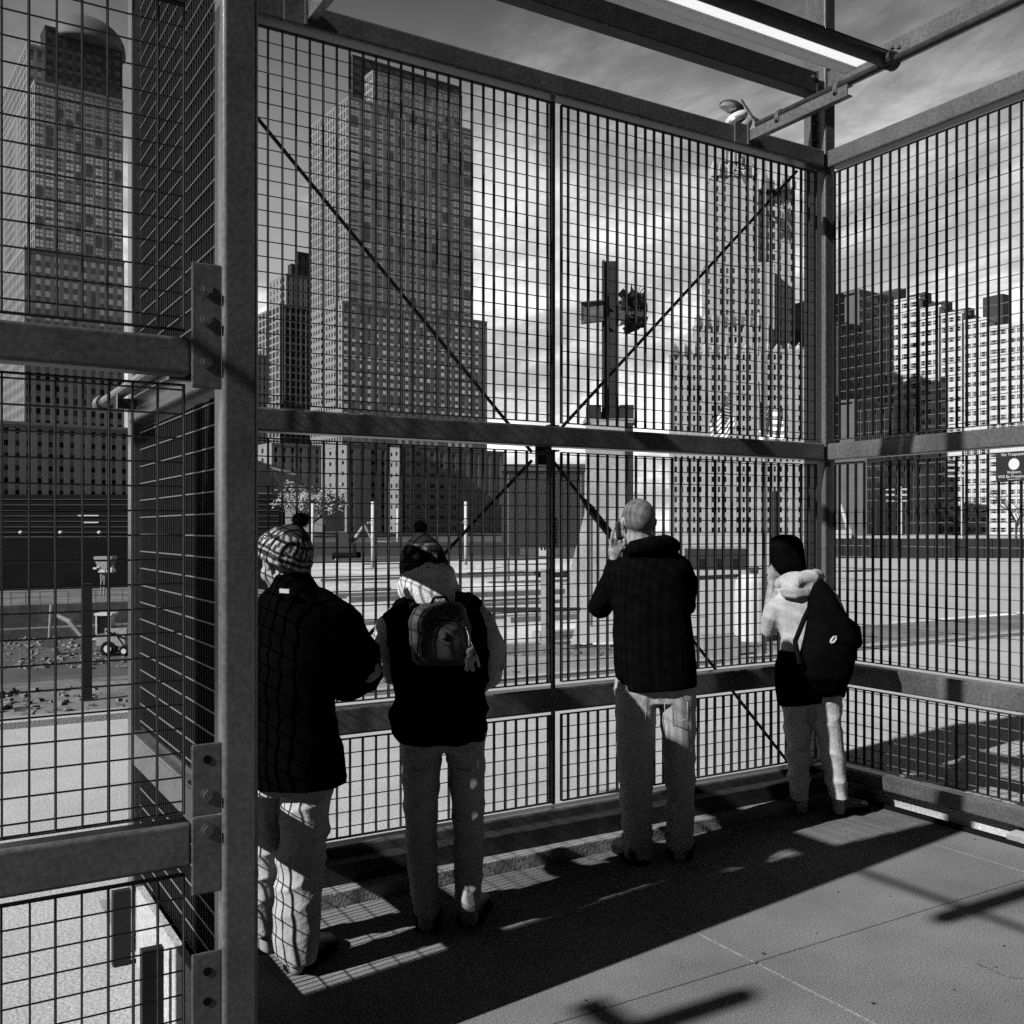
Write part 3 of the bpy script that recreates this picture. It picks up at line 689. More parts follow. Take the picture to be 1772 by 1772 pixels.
for xs_ in ((716, 700), (800, 822)):
    mb = MB(); pts = [at(xs_[0], 1052, D2-.15), at((xs_[0]+xs_[1])/2, 1030, D2-.08), at(xs_[1]-(8 if xs_[1] > 760 else -8), 1032, D2+.03), at(xs_[1], 1060, D2+.13)]
    mb.tube(pts, [.016]*4, 6); mb.build('strap', strapm, bp)
mb = MB(); pts = [at(745, 1046, D2-.17), at(752, 1034, D2-.19), at(770, 1033, D2-.19), at(778, 1045, D2-.17)]; mb.tube(pts, .006, 8); mb.build('grab_loop', strapm, bp)
ch = empty('keyring_charm', tuple(at(812, 1150, D2-.27)), 0, 'small pale plush animal charm hanging from the dark patterned backpack', 'charm')
mb = MB(); dd = D2 - .29
mb.ell(at(813, 1143, dd), (.020, .018, .026), 12, 10); mb.ell(at(812, 1128, dd), (.017, .016, .016), 12, 10)
for xx, yy, rr_ in ((806, 1122, .0065), (818, 1121, .0065), (804, 1141, .009), (822, 1139, .009), (808, 1156, .010), (818, 1157, .010)): mb.ell(at(xx, yy, dd-.004), (rr_, rr_, rr_*1.4), 8, 6)
me = solidify(mb, .0035, 1); finish(me, 'plush', plushm, ch)
mb = MB(); tube_px(mb, D2, [(806, 1085, -.29, .8), (811, 1100, -.29, .8), (812, 1120, -.29, .8)]); tube_px(mb, D2, [(812, 1104, -.285, .7), (822, 1128, -.285, .8), (826, 1140, -.285, 2.8), (829, 1154, -.285, 2.2)]); mb.build('ribbon', whitem, ch)

# ================= visitor 3: tall man in black fleece, khaki trousers, camera to his eye
D3 = 4.99
def b3(mb):
    head(mb, at(1103, 906, D3), 1.03, VV - RV*.22 + Vector((0, 0, .02)))
    tube_px(mb, D3, [(1112, 965, -.01, 25), (1108, 940, -.01, 23), (1105, 915, 0, 23)])
    loft_px(mb, D3, [(1190, 1072, 1198, .10, 0), (1100, 1072, 1190, .10, 0), (1020, 1065, 1190, .10, 0), (975, 1075, 1175, .08, 0), (955, 1092, 1140, .06, 0)])
    tube_px(mb, D3, [(1102, 1190, 0, 30), (1100, 1350, 0, 21), (1106, 1470, 0, 14), (1106, 1490, 0, 12)])
    tube_px(mb, D3, [(1172, 1190, 0, 30), (1176, 1350, 0, 21), (1176, 1450, 0, 14), (1176, 1480, 0, 12)])
    tube_px(mb, D3, [(1078, 985, 0, 20), (1034, 1055, .12, 16), (1050, 1000, .22, 12), (1062, 975, .24, 9.5)])
    tube_px(mb, D3, [(1172, 985, 0, 20), (1190, 1050, .14, 16), (1150, 985, .26, 12), (1125, 955, .30, 10)])
    simple_hand(mb, at(1125, 955, D3+.30), -RV*.8 + Vector((0, 0, .6)), Vector((0, 0, 1)), VV, .95)
    # left hand, seen from behind: palm and fingers rising round the camera body
    w = at(1063, 972, D3+.235); u = Vector((0, 0, 1))
    M = Matrix((RV, VV, u)).transposed()
    mb.ell(at(1065, 955, D3+.23), (.036, .020, .046), 14, 10, M); mb.tube([w - u*.03, w + u*.03], [.028, .027], 10)
    for (xa, ya, xb, yb, xc_, yc, xe, ye, rr_) in ((1058, 945, 1058, 932, 1060, 921, 1064, 913, .0088), (1065, 942, 1067, 930, 1069, 920, 1072, 912, .0090), (1072, 944, 1075, 934, 1078, 926, 1080, 919, .0086), (1076, 950, 1080, 943, 1083, 937, 1085, 931, .0078)):
        finger(mb, at(xa, ya, D3+.22), at(xb, yb, D3+.205), at(xc_, yc, D3+.215), at(xe, ye, D3+.235), rr_)
    finger(mb, at(1056, 962, D3+.235), at(1055, 952, D3+.25), at(1058, 941, D3+.27), at(1063, 934, D3+.28), .0098)
p3o = make_person('tall man with shaved head in a black fleece, holding a camera to his eye', D3, (1142, 1485), b3, skin)
coat(D3, [(1191, 1067, 1206, .125, 0, .06), (1150, 1062, 1205, .135, 0, .04), (1100, 1060, 1200, .14, 0), (1060, 1060, 1194, .14, 0), (1020, 1058, 1196, .135, 0), (985, 1062, 1188, .125, 0),
          (962, 1076, 1172, .105, 0), (945, 1086, 1152, .09, -.01)],
     [[(1078, 990, 0, 27), (1054, 1020, .05, 25), (1038, 1052, .12, 22), (1042, 1040, .17, 20), (1056, 1000, .22, 17), (1062, 978, .24, 14)],
      [(1170, 985, 0, 28), (1184, 1010, .05, 24), (1186, 1046, .13, 20), (1168, 1015, .2, 18), (1140, 972, .27, 15)]],
     woolm, p3o, [dict(amp=.008, freq=10, dirs=[(.5, .2, 1, 5, 1), (-.4, .2, 1, 6, .8)], seed=61, warp=.35)], name='fleece',
     extra=lambda mb: tube_px(mb, D3, [(1088, 957, -.02, 13), (1096, 948, -.09, 14), (1125, 942, -.11, 15), (1152, 938, -.07, 15), (1166, 945, .0, 14)]))
trousers(D3, [[(1170, 1062, 1140, .10, 0), (1230, 1064, 1136, .10, 0), (1300, 1065, 1133, .095, 0), (1380, 1072, 1130, .09, 0), (1450, 1077, 1130, .085, 0), (1482, 1079, 1132, .08, 0)],
              [(1170, 1138, 1206, .09, 0), (1230, 1140, 1205, .085, .01), (1300, 1147, 1204, .08, .02), (1380, 1152, 1203, .075, .02), (1440, 1150, 1202, .07, .02), (1468, 1152, 1198, .07, .02)]],
         [(1165, 1066, 1204, .10, .01), (1215, 1063, 1206, .095, .01)], khakim, p3o, kneefold(71, .006))
shoe(D3, 1106, 1496, .28, .115, radians(-14), p3o); shoe(D3, 1178, 1486, .28, .115, radians(12), p3o)
# cropped hair: thin shell over the back of the skull
mb = MB(); head_c = at(1103, 906, D3); fwd = (VV - RV*.22).normalized(); rt = fwd.cross(Vector((0, 0, 1))).normalized(); M = Matrix((rt, fwd, Vector((0, 0, 1)))).transposed()
mb.ell(head_c + (-fwd*.0165 + Vector((0, 0, .033)))*1.03, (.0800, .0985, .0905), 30, 22, M); o_ = mb.build('cropped_hair', skinb, p3o, smooth=True)
# camera
cm = empty('camera_body', tuple(at(1072, 925, D3+.27)), 0, 'black camera held up to the eye of the man in the black fleece', 'camera')
mb = MB(); c_ = at(1084, 918, D3+.24); M = Matrix.Rotation(-YAW, 4, 'Z')
def obx(mb, c, hx, hy, hz):
    k = [];
    for sz in (-1, 1):
        for sx2, sy2 in ((-1,-1),(1,-1),(1,1),(-1,1)): k.append(c + RV*hx*sx2 + VV*hy*sy2 + Vector((0,0,hz*sz)))
    mb.add(k, [(0,3,2,1),(4,5,6,7),(0,1,5,4),(1,2,6,5),(2,3,7,6),(3,0,4,7)])
obx(mb, at(1082, 917, D3+.215), .050, .028, .044); bevel(mb.build('housing', signm, cm), .008)
mb = MB(); obx(mb, at(1084, 898, D3+.215), .022, .024, .016); mb.build('viewfinder_hump', signm, cm)
mb = MB(); mb.tube([at(1084, 918, D3+.245), at(1084, 918, D3+.31)], [.034, .032], 20); mb.build('lens', signm, cm)

# ================= visitor 4: pale jacket and trousers, black hat, black shoulder bag, in the corner
D4 = 5.80
def b4(mb):
    head(mb, at(1362, 968, D4), .95, VV*.75 - RV*.66 + Vector((0, 0, -.05)))
    tube_px(mb, D4, [(1380, 1010, -.01, 17), (1372, 992, 0, 16), (1366, 980, 0, 16)])
    loft_px(mb, D4, [(1215, 1362, 1448, .09, 0), (1130, 1358, 1440, .09, 0), (1060, 1350, 1440, .09, 0), (1025, 1355, 1425, .08, 0), (1005, 1368, 1405, .06, 0)])
    tube_px(mb, D4, [(1380, 1215, .02, 22), (1384, 1310, .02, 16), (1388, 1380, .02, 11), (1388, 1398, .02, 10)])
    tube_px(mb, D4, [(1432, 1215, -.02, 22), (1442, 1310, -.02, 16), (1450, 1380, -.02, 11), (1452, 1402, -.02, 10)])
    tube_px(mb, D4, [(1348, 1035, 0, 15), (1330, 1085, .08, 12.5), (1334, 1035, .14, 9.5), (1336, 1012, .15, 8)])
    simple_hand(mb, at(1336, 1012, D4+.15), Vector((0, 0, 1)) + RV*.12, RV, RV + VV*.5, .92)
    tube_px(mb, D4, [(1428, 1035, 0, 15), (1450, 1090, .10, 12), (1425, 1105, .24, 9), (1415, 1105, .28, 8)])
    simple_hand(mb, at(1415, 1105, D4+.28), VV*.6 - RV*.7, Vector((0, 0, 1)), -RV, .92)
p4o = make_person('person in pale hooded jacket and trousers with a black hat, standing in the corner', D4, (1420, 1400), b4)
coat(D4, [(1160, 1356, 1452, .11, 0), (1110, 1352, 1450, .12, 0), (1070, 1342, 1450, .12, 0), (1040, 1334, 1446, .115, 0), (1018, 1344, 1432, .10, 0), (1002, 1360, 1412, .08, 0)],
     [[(1350, 1040, 0, 20), (1336, 1065, .03, 19), (1330, 1088, .08, 17), (1333, 1070, .12, 15), (1336, 1040, .14, 12), (1337, 1026, .15, 10)],
      [(1428, 1035, 0, 20), (1446, 1065, .04, 18), (1452, 1095, .10, 16), (1430, 1105, .22, 12)]],
     jackm, p4o, [dict(amp=.012, freq=11, dirs=[(.9, .2, .5, 5.5, 1), (.5, .1, .9, 6.5, .9)], seed=81, warp=.4, sharp=.8)], name='jacket')
mb = MB(); tube_px(mb, D4, [(1352, 1012, .0, 11), (1358, 1006, -.08, 12), (1380, 1006, -.13, 13), (1404, 998, -.10, 13), (1414, 998, .0, 12)])
loft_px(mb, D4, [(1034, 1356, 1408, .03, -.11), (1020, 1350, 1416, .05, -.10), (1002, 1352, 1416, .055, -.08), (988, 1366, 1412, .045, -.04)])
me = solidify(mb, .008, 3); folds(me, .008, 14, [(1, .2, .5, 6, 1)], 91, .4); finish(me, 'hood', jackm, p4o)
coat(D4, [(1213, 1346, 1462, .12, 0, .14), (1190, 1342, 1464, .135, 0), (1150, 1342, 1462, .135, 0), (1125, 1350, 1458, .12, 0)], [], woolm, p4o, [dict(amp=.008, freq=12, dirs=[(.6, .2, 1, 6, 1)], seed=93)], name='tied_jumper')
trousers(D4, [[(1200, 1350, 1405, .09, .02), (1260, 1357, 1404, .09, .02), (1320, 1362, 1402, .085, .02), (1383, 1366, 1400, .08, .02)],
              [(1200, 1402, 1459, .09, -.05), (1250, 1408, 1455, .09, -.06), (1300, 1418, 1461, .085, -.07), (1350, 1428, 1465, .08, -.07), (1381, 1435, 1466, .075, -.07)]],
         [(1195, 1350, 1459, .11, 0), (1222, 1350, 1458, .11, 0)], palem, p4o, kneefold(95, .009))
bootm = mat('worn_leather_boot', 0.06, 0.35, 0, .5, 12, .2, 60)
shoe(D4, 1444, 1410, .25, .10, radians(62), p4o, bootm); shoe(D4, 1390, 1398, .25, .10, radians(-5), p4o)
# soft black hat
mb = MB(); axis4 = Matrix.Rotation(radians(-14), 3, VV) ; loft_px(mb, D4, [(996, 1350, 1392, .06, .0), (984, 1340, 1394, .088, 0), (968, 1333, 1393, .10, 0), (950, 1331, 1390, .105, 0), (936, 1334, 1386, .098, 0), (928, 1342, 1380, .075, 0), (924, 1352, 1370, .04, 0)], 24, 2.2)
me = solidify(mb, .007, 2); folds(me, .004, 20, [(.3, .1, 1, 8, 1)], 97); finish(me, 'hat', woolm, p4o)
# long bag slung diagonally
bg_ = empty('shoulder_bag', tuple(at(1430, 1180, D4-.15)), 0, 'large soft black bag slung across the back of the visitor in the corner', 'bag')
mb = MB(); loft_px(mb, D4, [(1196, 1396, 1462, .05, -.16), (1170, 1386, 1472, .085, -.19), (1135, 1384, 1480, .10, -.20), (1105, 1392, 1485, .105, -.20), (1075, 1398, 1472, .095, -.19), (1045, 1398, 1452, .07, -.17), (1018, 1404, 1438, .045, -.13), (1002, 1406, 1424, .03, -.09)], 24, 2.6)
tube_px(mb, D4, [(1462, 1078, -.16, 12), (1476, 1090, -.14, 14), (1482, 1112, -.14, 11)])
me = solidify(mb, .008, 3); folds(me, .005, 14, [(.6, .1, 1, 6, 1)], 99); bb = finish(me, 'bag_body', woolm, bg_)
mb = MB(); tube_px(mb, D4, [(1384, 1150, -.28, 4.5), (1376, 1110, -.19, 4.5), (1392, 1070, -.17, 4.5), (1412, 1030, -.15, 5), (1418, 1008, -.06, 5), (1414, 1015, .08, 5)]); mb.build('strap', strapm, bg_)
mb = MB(); dq = -.312
tube_px(mb, D4, [(1437, 1112, dq, 1.6), (1439, 1107, dq, 2.2), (1443, 1102, dq, 1.8), (1447, 1101, dq, 1.3), (1447, 1106, dq, 1.8), (1443, 1111, dq, 2.2), (1438, 1113, dq, 1.6)]); mb.build('swirl_mark', whitem, bb, origin=ORG[bg_.name])

def seam(d, pts, r, name, parent, m):
    mb = MB(); mb.tube([at(x, y, d+do) for x, y, do in pts], r, 5); mb.build(name, m, parent, smooth=True, origin=ORG[parent.name])
for d_, par, mm, xs, y0, hd in ((D3, p3o, khakim, ((1080, 1118), (1150, 1190)), 1214, .122), (D2, p2o, khakid, ((705, 748), (786, 828)), 1300, .112)):
    for xa, xb in xs:
        seam(d_, [(xa, y0, -hd+.012), (xa+1, y0+30, -hd+.018), ((xa+xb)/2, y0+36, -hd+.010), (xb-1, y0+30, -hd+.012), (xb, y0, -hd+.010)], .0022, 'pocket_seam', par, mm)

# ================================================================== THE SITE AND THE CITY
stoneA = mat('rose_granite', 0.26, 0.75, 0, 0.10, 0.08, 0, coords='Object')
stoneB = mat('grey_granite', 0.26, 0.75, 0, 0.10, 0.08, 0)
stoneC = mat('dark_cladding', 0.035, 0.8, 0, 0.15, 0.1)
limestone = mat('pale_limestone', 0.46, 0.85, 0, 0.16, 0.25, 0, speck=.10, sscale=1.5)
whiteclad = mat('white_stone_cladding', 0.68, 0.8, 0, 0.05, 0.2)
brick_shade = mat('dark_brick', 0.13, 0.9, 0, 0.15, 0.4)  # brick of the street blocks; also stands for shade on the white office
mirror = mat('reflective_glass', 0.62, 0.06, 1.0, 0.22, 0.05)
dglass = mat('dark_window_glass', 0.012, 0.12, 0, 0.3, .4, spec=.35)
roofm = mat('roof_metal', 0.16, 0.4, 0.5, 0.2, .2)
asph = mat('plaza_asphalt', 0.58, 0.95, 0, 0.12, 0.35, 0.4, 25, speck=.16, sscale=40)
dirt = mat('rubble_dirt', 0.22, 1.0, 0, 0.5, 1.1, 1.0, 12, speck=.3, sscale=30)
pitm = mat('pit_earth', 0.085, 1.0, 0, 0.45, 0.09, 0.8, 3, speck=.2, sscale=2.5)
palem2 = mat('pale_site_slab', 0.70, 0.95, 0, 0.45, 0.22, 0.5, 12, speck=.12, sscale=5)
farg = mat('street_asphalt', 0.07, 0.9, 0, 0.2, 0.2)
rustm = mat('rusty_beam_steel', 0.022, 0.8, 0, 0.5, 1.5)
whitep = mat('white_vehicle_paint', 0.7, 0.5)
greyp = mat('grey_machine_paint', 0.3, 0.6, 0, 0.2, 2)
leafm = mat('pale_leaf', 0.30, 0.8, 0, 0.4, 6)
barkm = mat('bark', 0.05, 0.9)

# ---- ground
mb = MB(); mb.box(-14, 60, -3.5, 9.42, -.30, -.012); tag(mb.build('pavement', concm), kind='structure')
for i in range(9):                                                     # paving bays outside the deck
    for j in range(3):
        pass
mb = MB()
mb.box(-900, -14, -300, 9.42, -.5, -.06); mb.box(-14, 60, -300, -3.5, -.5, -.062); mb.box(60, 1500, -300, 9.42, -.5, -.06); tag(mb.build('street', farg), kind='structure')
rim = [ground(430, 1200), ground(430, 960, -1.0)]
a0 = ground(448, 1150); a1 = at(505, 917, 268); a1.z = 0
xL = a0.x; yL = a0.y
mb = MB()                                                             # plateau (centre and right)
mb.add([(-40, 9.42, -.14), (1500, 9.42, -.14), (1500, 12.6, -.14), (-40, 12.6, -.14), (-40, 9.42, -1), (1500, 9.42, -1), (1500, 12.6, -1), (-40, 12.6, -1)],
       [(0,1,2,3),(4,7,6,5),(0,4,5,1),(1,5,6,2),(2,6,7,3),(3,7,4,0)])
tag(mb.build('dirt_strip', dirt), kind='structure')
plaza_left = at(1300, 917, 12.0); p2_ = at(1420, 917, 90)
mb = MB(); mb.add([(plaza_left.x, 12.6, -.10), (1500, 12.6, -.10), (1500, 620, -.10), (p2_.x*6.5, 620, -.10)], [(0, 1, 2, 3)]); tag(mb.build('plaza', asph), kind='structure')
b0_, b1_ = at(470, 917, 13.5), at(520, 917, 262)
YS = 74.0; tl = (YS-12.6)/(b1_.y-12.6); xs0 = b0_.x + tl*(b1_.x-b0_.x); tr = (YS-12.6)/(620-12.6); xs1 = plaza_left.x + tr*(p2_.x*6.5-plaza_left.x)
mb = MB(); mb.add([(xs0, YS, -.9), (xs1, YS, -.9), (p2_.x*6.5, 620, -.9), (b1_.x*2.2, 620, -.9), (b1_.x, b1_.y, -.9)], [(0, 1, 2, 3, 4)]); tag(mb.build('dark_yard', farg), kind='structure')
mb = MB(); mb.add([(b0_.x, 12.6, -.9), (plaza_left.x, 12.6, -.9), (xs1, YS, -.9), (xs0, YS, -.9)], [(0, 1, 2, 3)])
mb.add([(b0_.x, 12.6, -.9), (b1_.x, b1_.y, -.9), (b1_.x, b1_.y, -18), (b0_.x, 12.6, -18)], [(0, 1, 2, 3)])
mb.add([(plaza_left.x, 12.6, -.10), (p2_.x*6.5, 620, -.10), (p2_.x*6.5, 620, -.9), (plaza_left.x, 12.6, -.9)], [(0, 1, 2, 3)])
tag(mb.build('site_ground', palem2), kind='structure')
mb = MB(); fw_ = b1_.y
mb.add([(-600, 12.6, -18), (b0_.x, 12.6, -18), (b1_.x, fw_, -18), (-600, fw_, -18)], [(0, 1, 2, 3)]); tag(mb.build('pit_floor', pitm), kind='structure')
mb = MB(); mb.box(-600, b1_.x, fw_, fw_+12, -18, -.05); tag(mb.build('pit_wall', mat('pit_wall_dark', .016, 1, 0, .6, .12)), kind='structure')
mb = MB(); xt_ = b0_.x + (203-12.6)/(b1_.y-12.6)*(b1_.x-b0_.x) - .6; mb.box(-600, xt_, 203, fw_-.02, -18.02, -12.1); mb.box(-600, xt_, 199.5, 202.98, -18.02, -16.2); xt2 = b0_.x + (120-12.6)/(b1_.y-12.6)*(b1_.x-b0_.x) - .6; mb.box(-600, xt2, 122, 131, -18.02, -16.4); tag(mb.build('pit_terrace', mat('brown_rock', .17, 1, 0, .4, .2, .6, 4, speck=.2, sscale=1.2)), kind='structure')  # nearest ledge is made up, its dark face stands for a shadow band
mb = MB(); mb.box(-900, b1_.x, fw_+12.02, 900, -.4, -.05); mb.box(b1_.x+.02, 1500, 620.02, 900, -1.2, -.2); tag(mb.build('far_street', farg), kind='structure')

# ---- buildings
WR = random.Random(5)
mirror2 = mat('reflective_glass_dim', 0.38, 0.1, 1.0, 0.3, 0.06); mirror3 = mat('tinted_glass', 0.06, 0.1, 0.0, spec=.6)
dglass2 = mat('window_glass_soft', 0.05, 0.15, 0, 0.3, .4, spec=.5); blindm = mat('window_blind', 0.30, 0.8)
def variant(gm, v):
    if gm is mirror3: return mirror3
    if gm is mirror: return (mirror, mirror2, mirror3, mirror)[v]
    return (dglass, dglass2, dglass, dglass2)[v]
def bldg(name, label, g, vols, cat='building', wallm=stoneA, glassm=mirror):
    g = radians(g); ex = Vector((cos(g), sin(g), 0)); ey = Vector((-sin(g), cos(g), 0))
    def hit(px, org, dr):                       # where the sight line through column px meets the plan line org + s*dr
        r = VV + RV*((px-CX)/FPX); det = r.x*(-dr.y) + r.y*dr.x
        return (-(org.x)*r.y + org.y*r.x) / (dr.x*r.y - dr.y*r.x) * 1.0
    c0 = at(vols[0]['xc'], HY, vols[0]['d']); c0.z = 0
    root = empty(name, tuple(c0), g, label, cat); left = 300; extra = MB(); panes = {}
    inv = Matrix.Rotation(-g, 3, 'Z'); cand = []
    for v in vols:
        c = at(v['xc'], HY, v['d']); c.z = 0
        W = v.get('W') or hit(v['xr'], c, ex); Dp = v.get('D') or hit(v['xl'], c, ey)
        zt = EYE + (HY - v['yt'])*v['d']/FPX; zb = v.get('zb', 0.0)
        if 'yb' in v: zb = EYE + (HY - v['yb'])*v['d']/FPX
        o = inv @ (c - c0); x0, y0 = o.x, o.y
        wm = v.get('wall', wallm); gm = v.get('glass', glassm); T = .7; IN = v.get('inset', .35)
        mb = MB(); mb.box(x0+T, x0+W-.02, y0+T, y0+Dp, zb, zt-.4); mb.box(x0-.12, x0+W+.12, y0-.12, y0+Dp+.1, zt-.9, zt)
        nf = v['nf']; fh = (zt - .9 - zb)/nf; wh = v.get('wh', .5)*fh; sill = (fh-wh)*.5
        faces = []
        if v.get('front', 1): faces.append(('f', W, v['nb'], v.get('ww', .55)))
        if v.get('side', 1): faces.append(('s', Dp, v['ns'], v.get('sw', v.get('ww', .55))))
        for kind, L_, n, ww in faces:
            st = 0 if kind == 'f' else T+.02; Lb = (L_-st)/n; pw = Lb*(1-ww); w = Lb*ww
            def bb(a0, a1, n0, n1, z0, z1):
                if kind == 'f': mb.box(x0+a0, x0+a1, y0+n0, y0+n1, z0, z1)
                else: mb.box(x0+n0, x0+n1, y0+a0, y0+a1, z0, z1)
            e = st
            for i in range(n+1):
                a_ = st + i*Lb - pw/2; b_2 = a_ + pw; a_ = max(a_, st); b_2 = min(b_2, L_)
                if b_2 > a_: bb(a_, b_2, 0, T, zb, zt-.9)
            for k in range(nf+1):
                z0 = zb + k*fh - sill; z1 = z0 + 2*sill; z0 = max(z0, zb); z1 = min(z1, zt-.9)
                if z1 > z0: bb(st+.02, L_-.02, v.get('rec', .10), T-.01, z0, z1)
            if v.get('cross'):
                for k in range(nf):
                    zc2 = zb + (k+.5)*fh; bb(st+.03, L_-.03, IN-.16, IN-.02, zc2-.07, zc2+.07)
                for i in range(n*(v['cross'])):
                    a_ = st + (i+.5)*Lb/v['cross']; bb(a_-.08, a_+.08, IN-.17, IN-.021, zb+.1, zt-1)
            for k in range(nf):
                for i in range(n):
                    a_ = st + (i+.5)*Lb; zc2 = zb + (k+.5)*fh
                    var = WR.choice((0, 0, 0, 0, 0, 1, 1, 0, 2, 3)); key = (kind, round(w, 3), round(wh, 3), gm.name, var)
                    pos = (x0+a_, y0+IN+.05, zc2) if kind == 'f' else (x0+IN+.05, y0+a_, zc2)
                    cand.append((w*wh/(v['d']**2)*(1 if kind == 'f' else v.get('fs', .35)), key, w, wh, gm, pos))
        # roof edge and plant
        wn = mb.build('wall', wm, root, origin=(0, 0, 0))
    cand.sort(key=lambda t: -t[0])
    stuff = {}
    for n_, (ar, key, w, wh, gm, pos) in enumerate(cand):
        if key not in panes:
            p = MB(); e = .02
            if key[0] == 'f':
                p.box(-w/2-e, w/2+e, -.05, .05, -wh/2-e, wh/2+e)
                if w > 1.6: p.box(-.06, .06, -.14, -.052, -wh/2, wh/2)
            else:
                p.box(-.05, .05, -w/2-e, w/2+e, -wh/2-e, wh/2+e)
                if w > 1.6: p.box(-.14, -.052, -.06, .06, -wh/2, wh/2)
            gmv = variant(gm, key[4]); me_ = p.mesh('window', gmv)
            if key[4] == 3:
                q_ = MB(); b0 = wh*(.5 - WR.uniform(.3, .7)*.5)
                q_.v = list(p.v); q_.f = list(p.f); n0 = len(q_.f)
                if key[0] == 'f': q_.box(-w/2*.96, w/2*.96, -.09, -.055, b0, wh/2*.97)
                else: q_.box(-.09, -.055, -w/2*.96, w/2*.96, b0, wh/2*.97)
                me_ = q_.mesh('window', gmv); me_.materials.append(blindm)
                for pi_ in range(n0, len(q_.f)): me_.polygons[pi_].material_index = 1
            panes[key] = (p, me_, gmv)
        gmv = panes[key][2]
        if n_ < 290:
            ow = put('window', panes[key][1], root, pos)
            if key[3] == mirror.name: ow.rotation_euler = (WR.gauss(0, .006), 0, WR.gauss(0, .006))
        else:
            m_ = stuff.setdefault(gmv.name, (MB(), gmv))[0]
            m_.add([(a+pos[0], b+pos[1], c+pos[2]) for a, b, c in panes[key][0].v], panes[key][0].f)
    for nm, (m_, gm) in stuff.items():
        tag(m_.build('windows', gm, root, origin=(0, 0, 0)), kind='stuff')
    return root
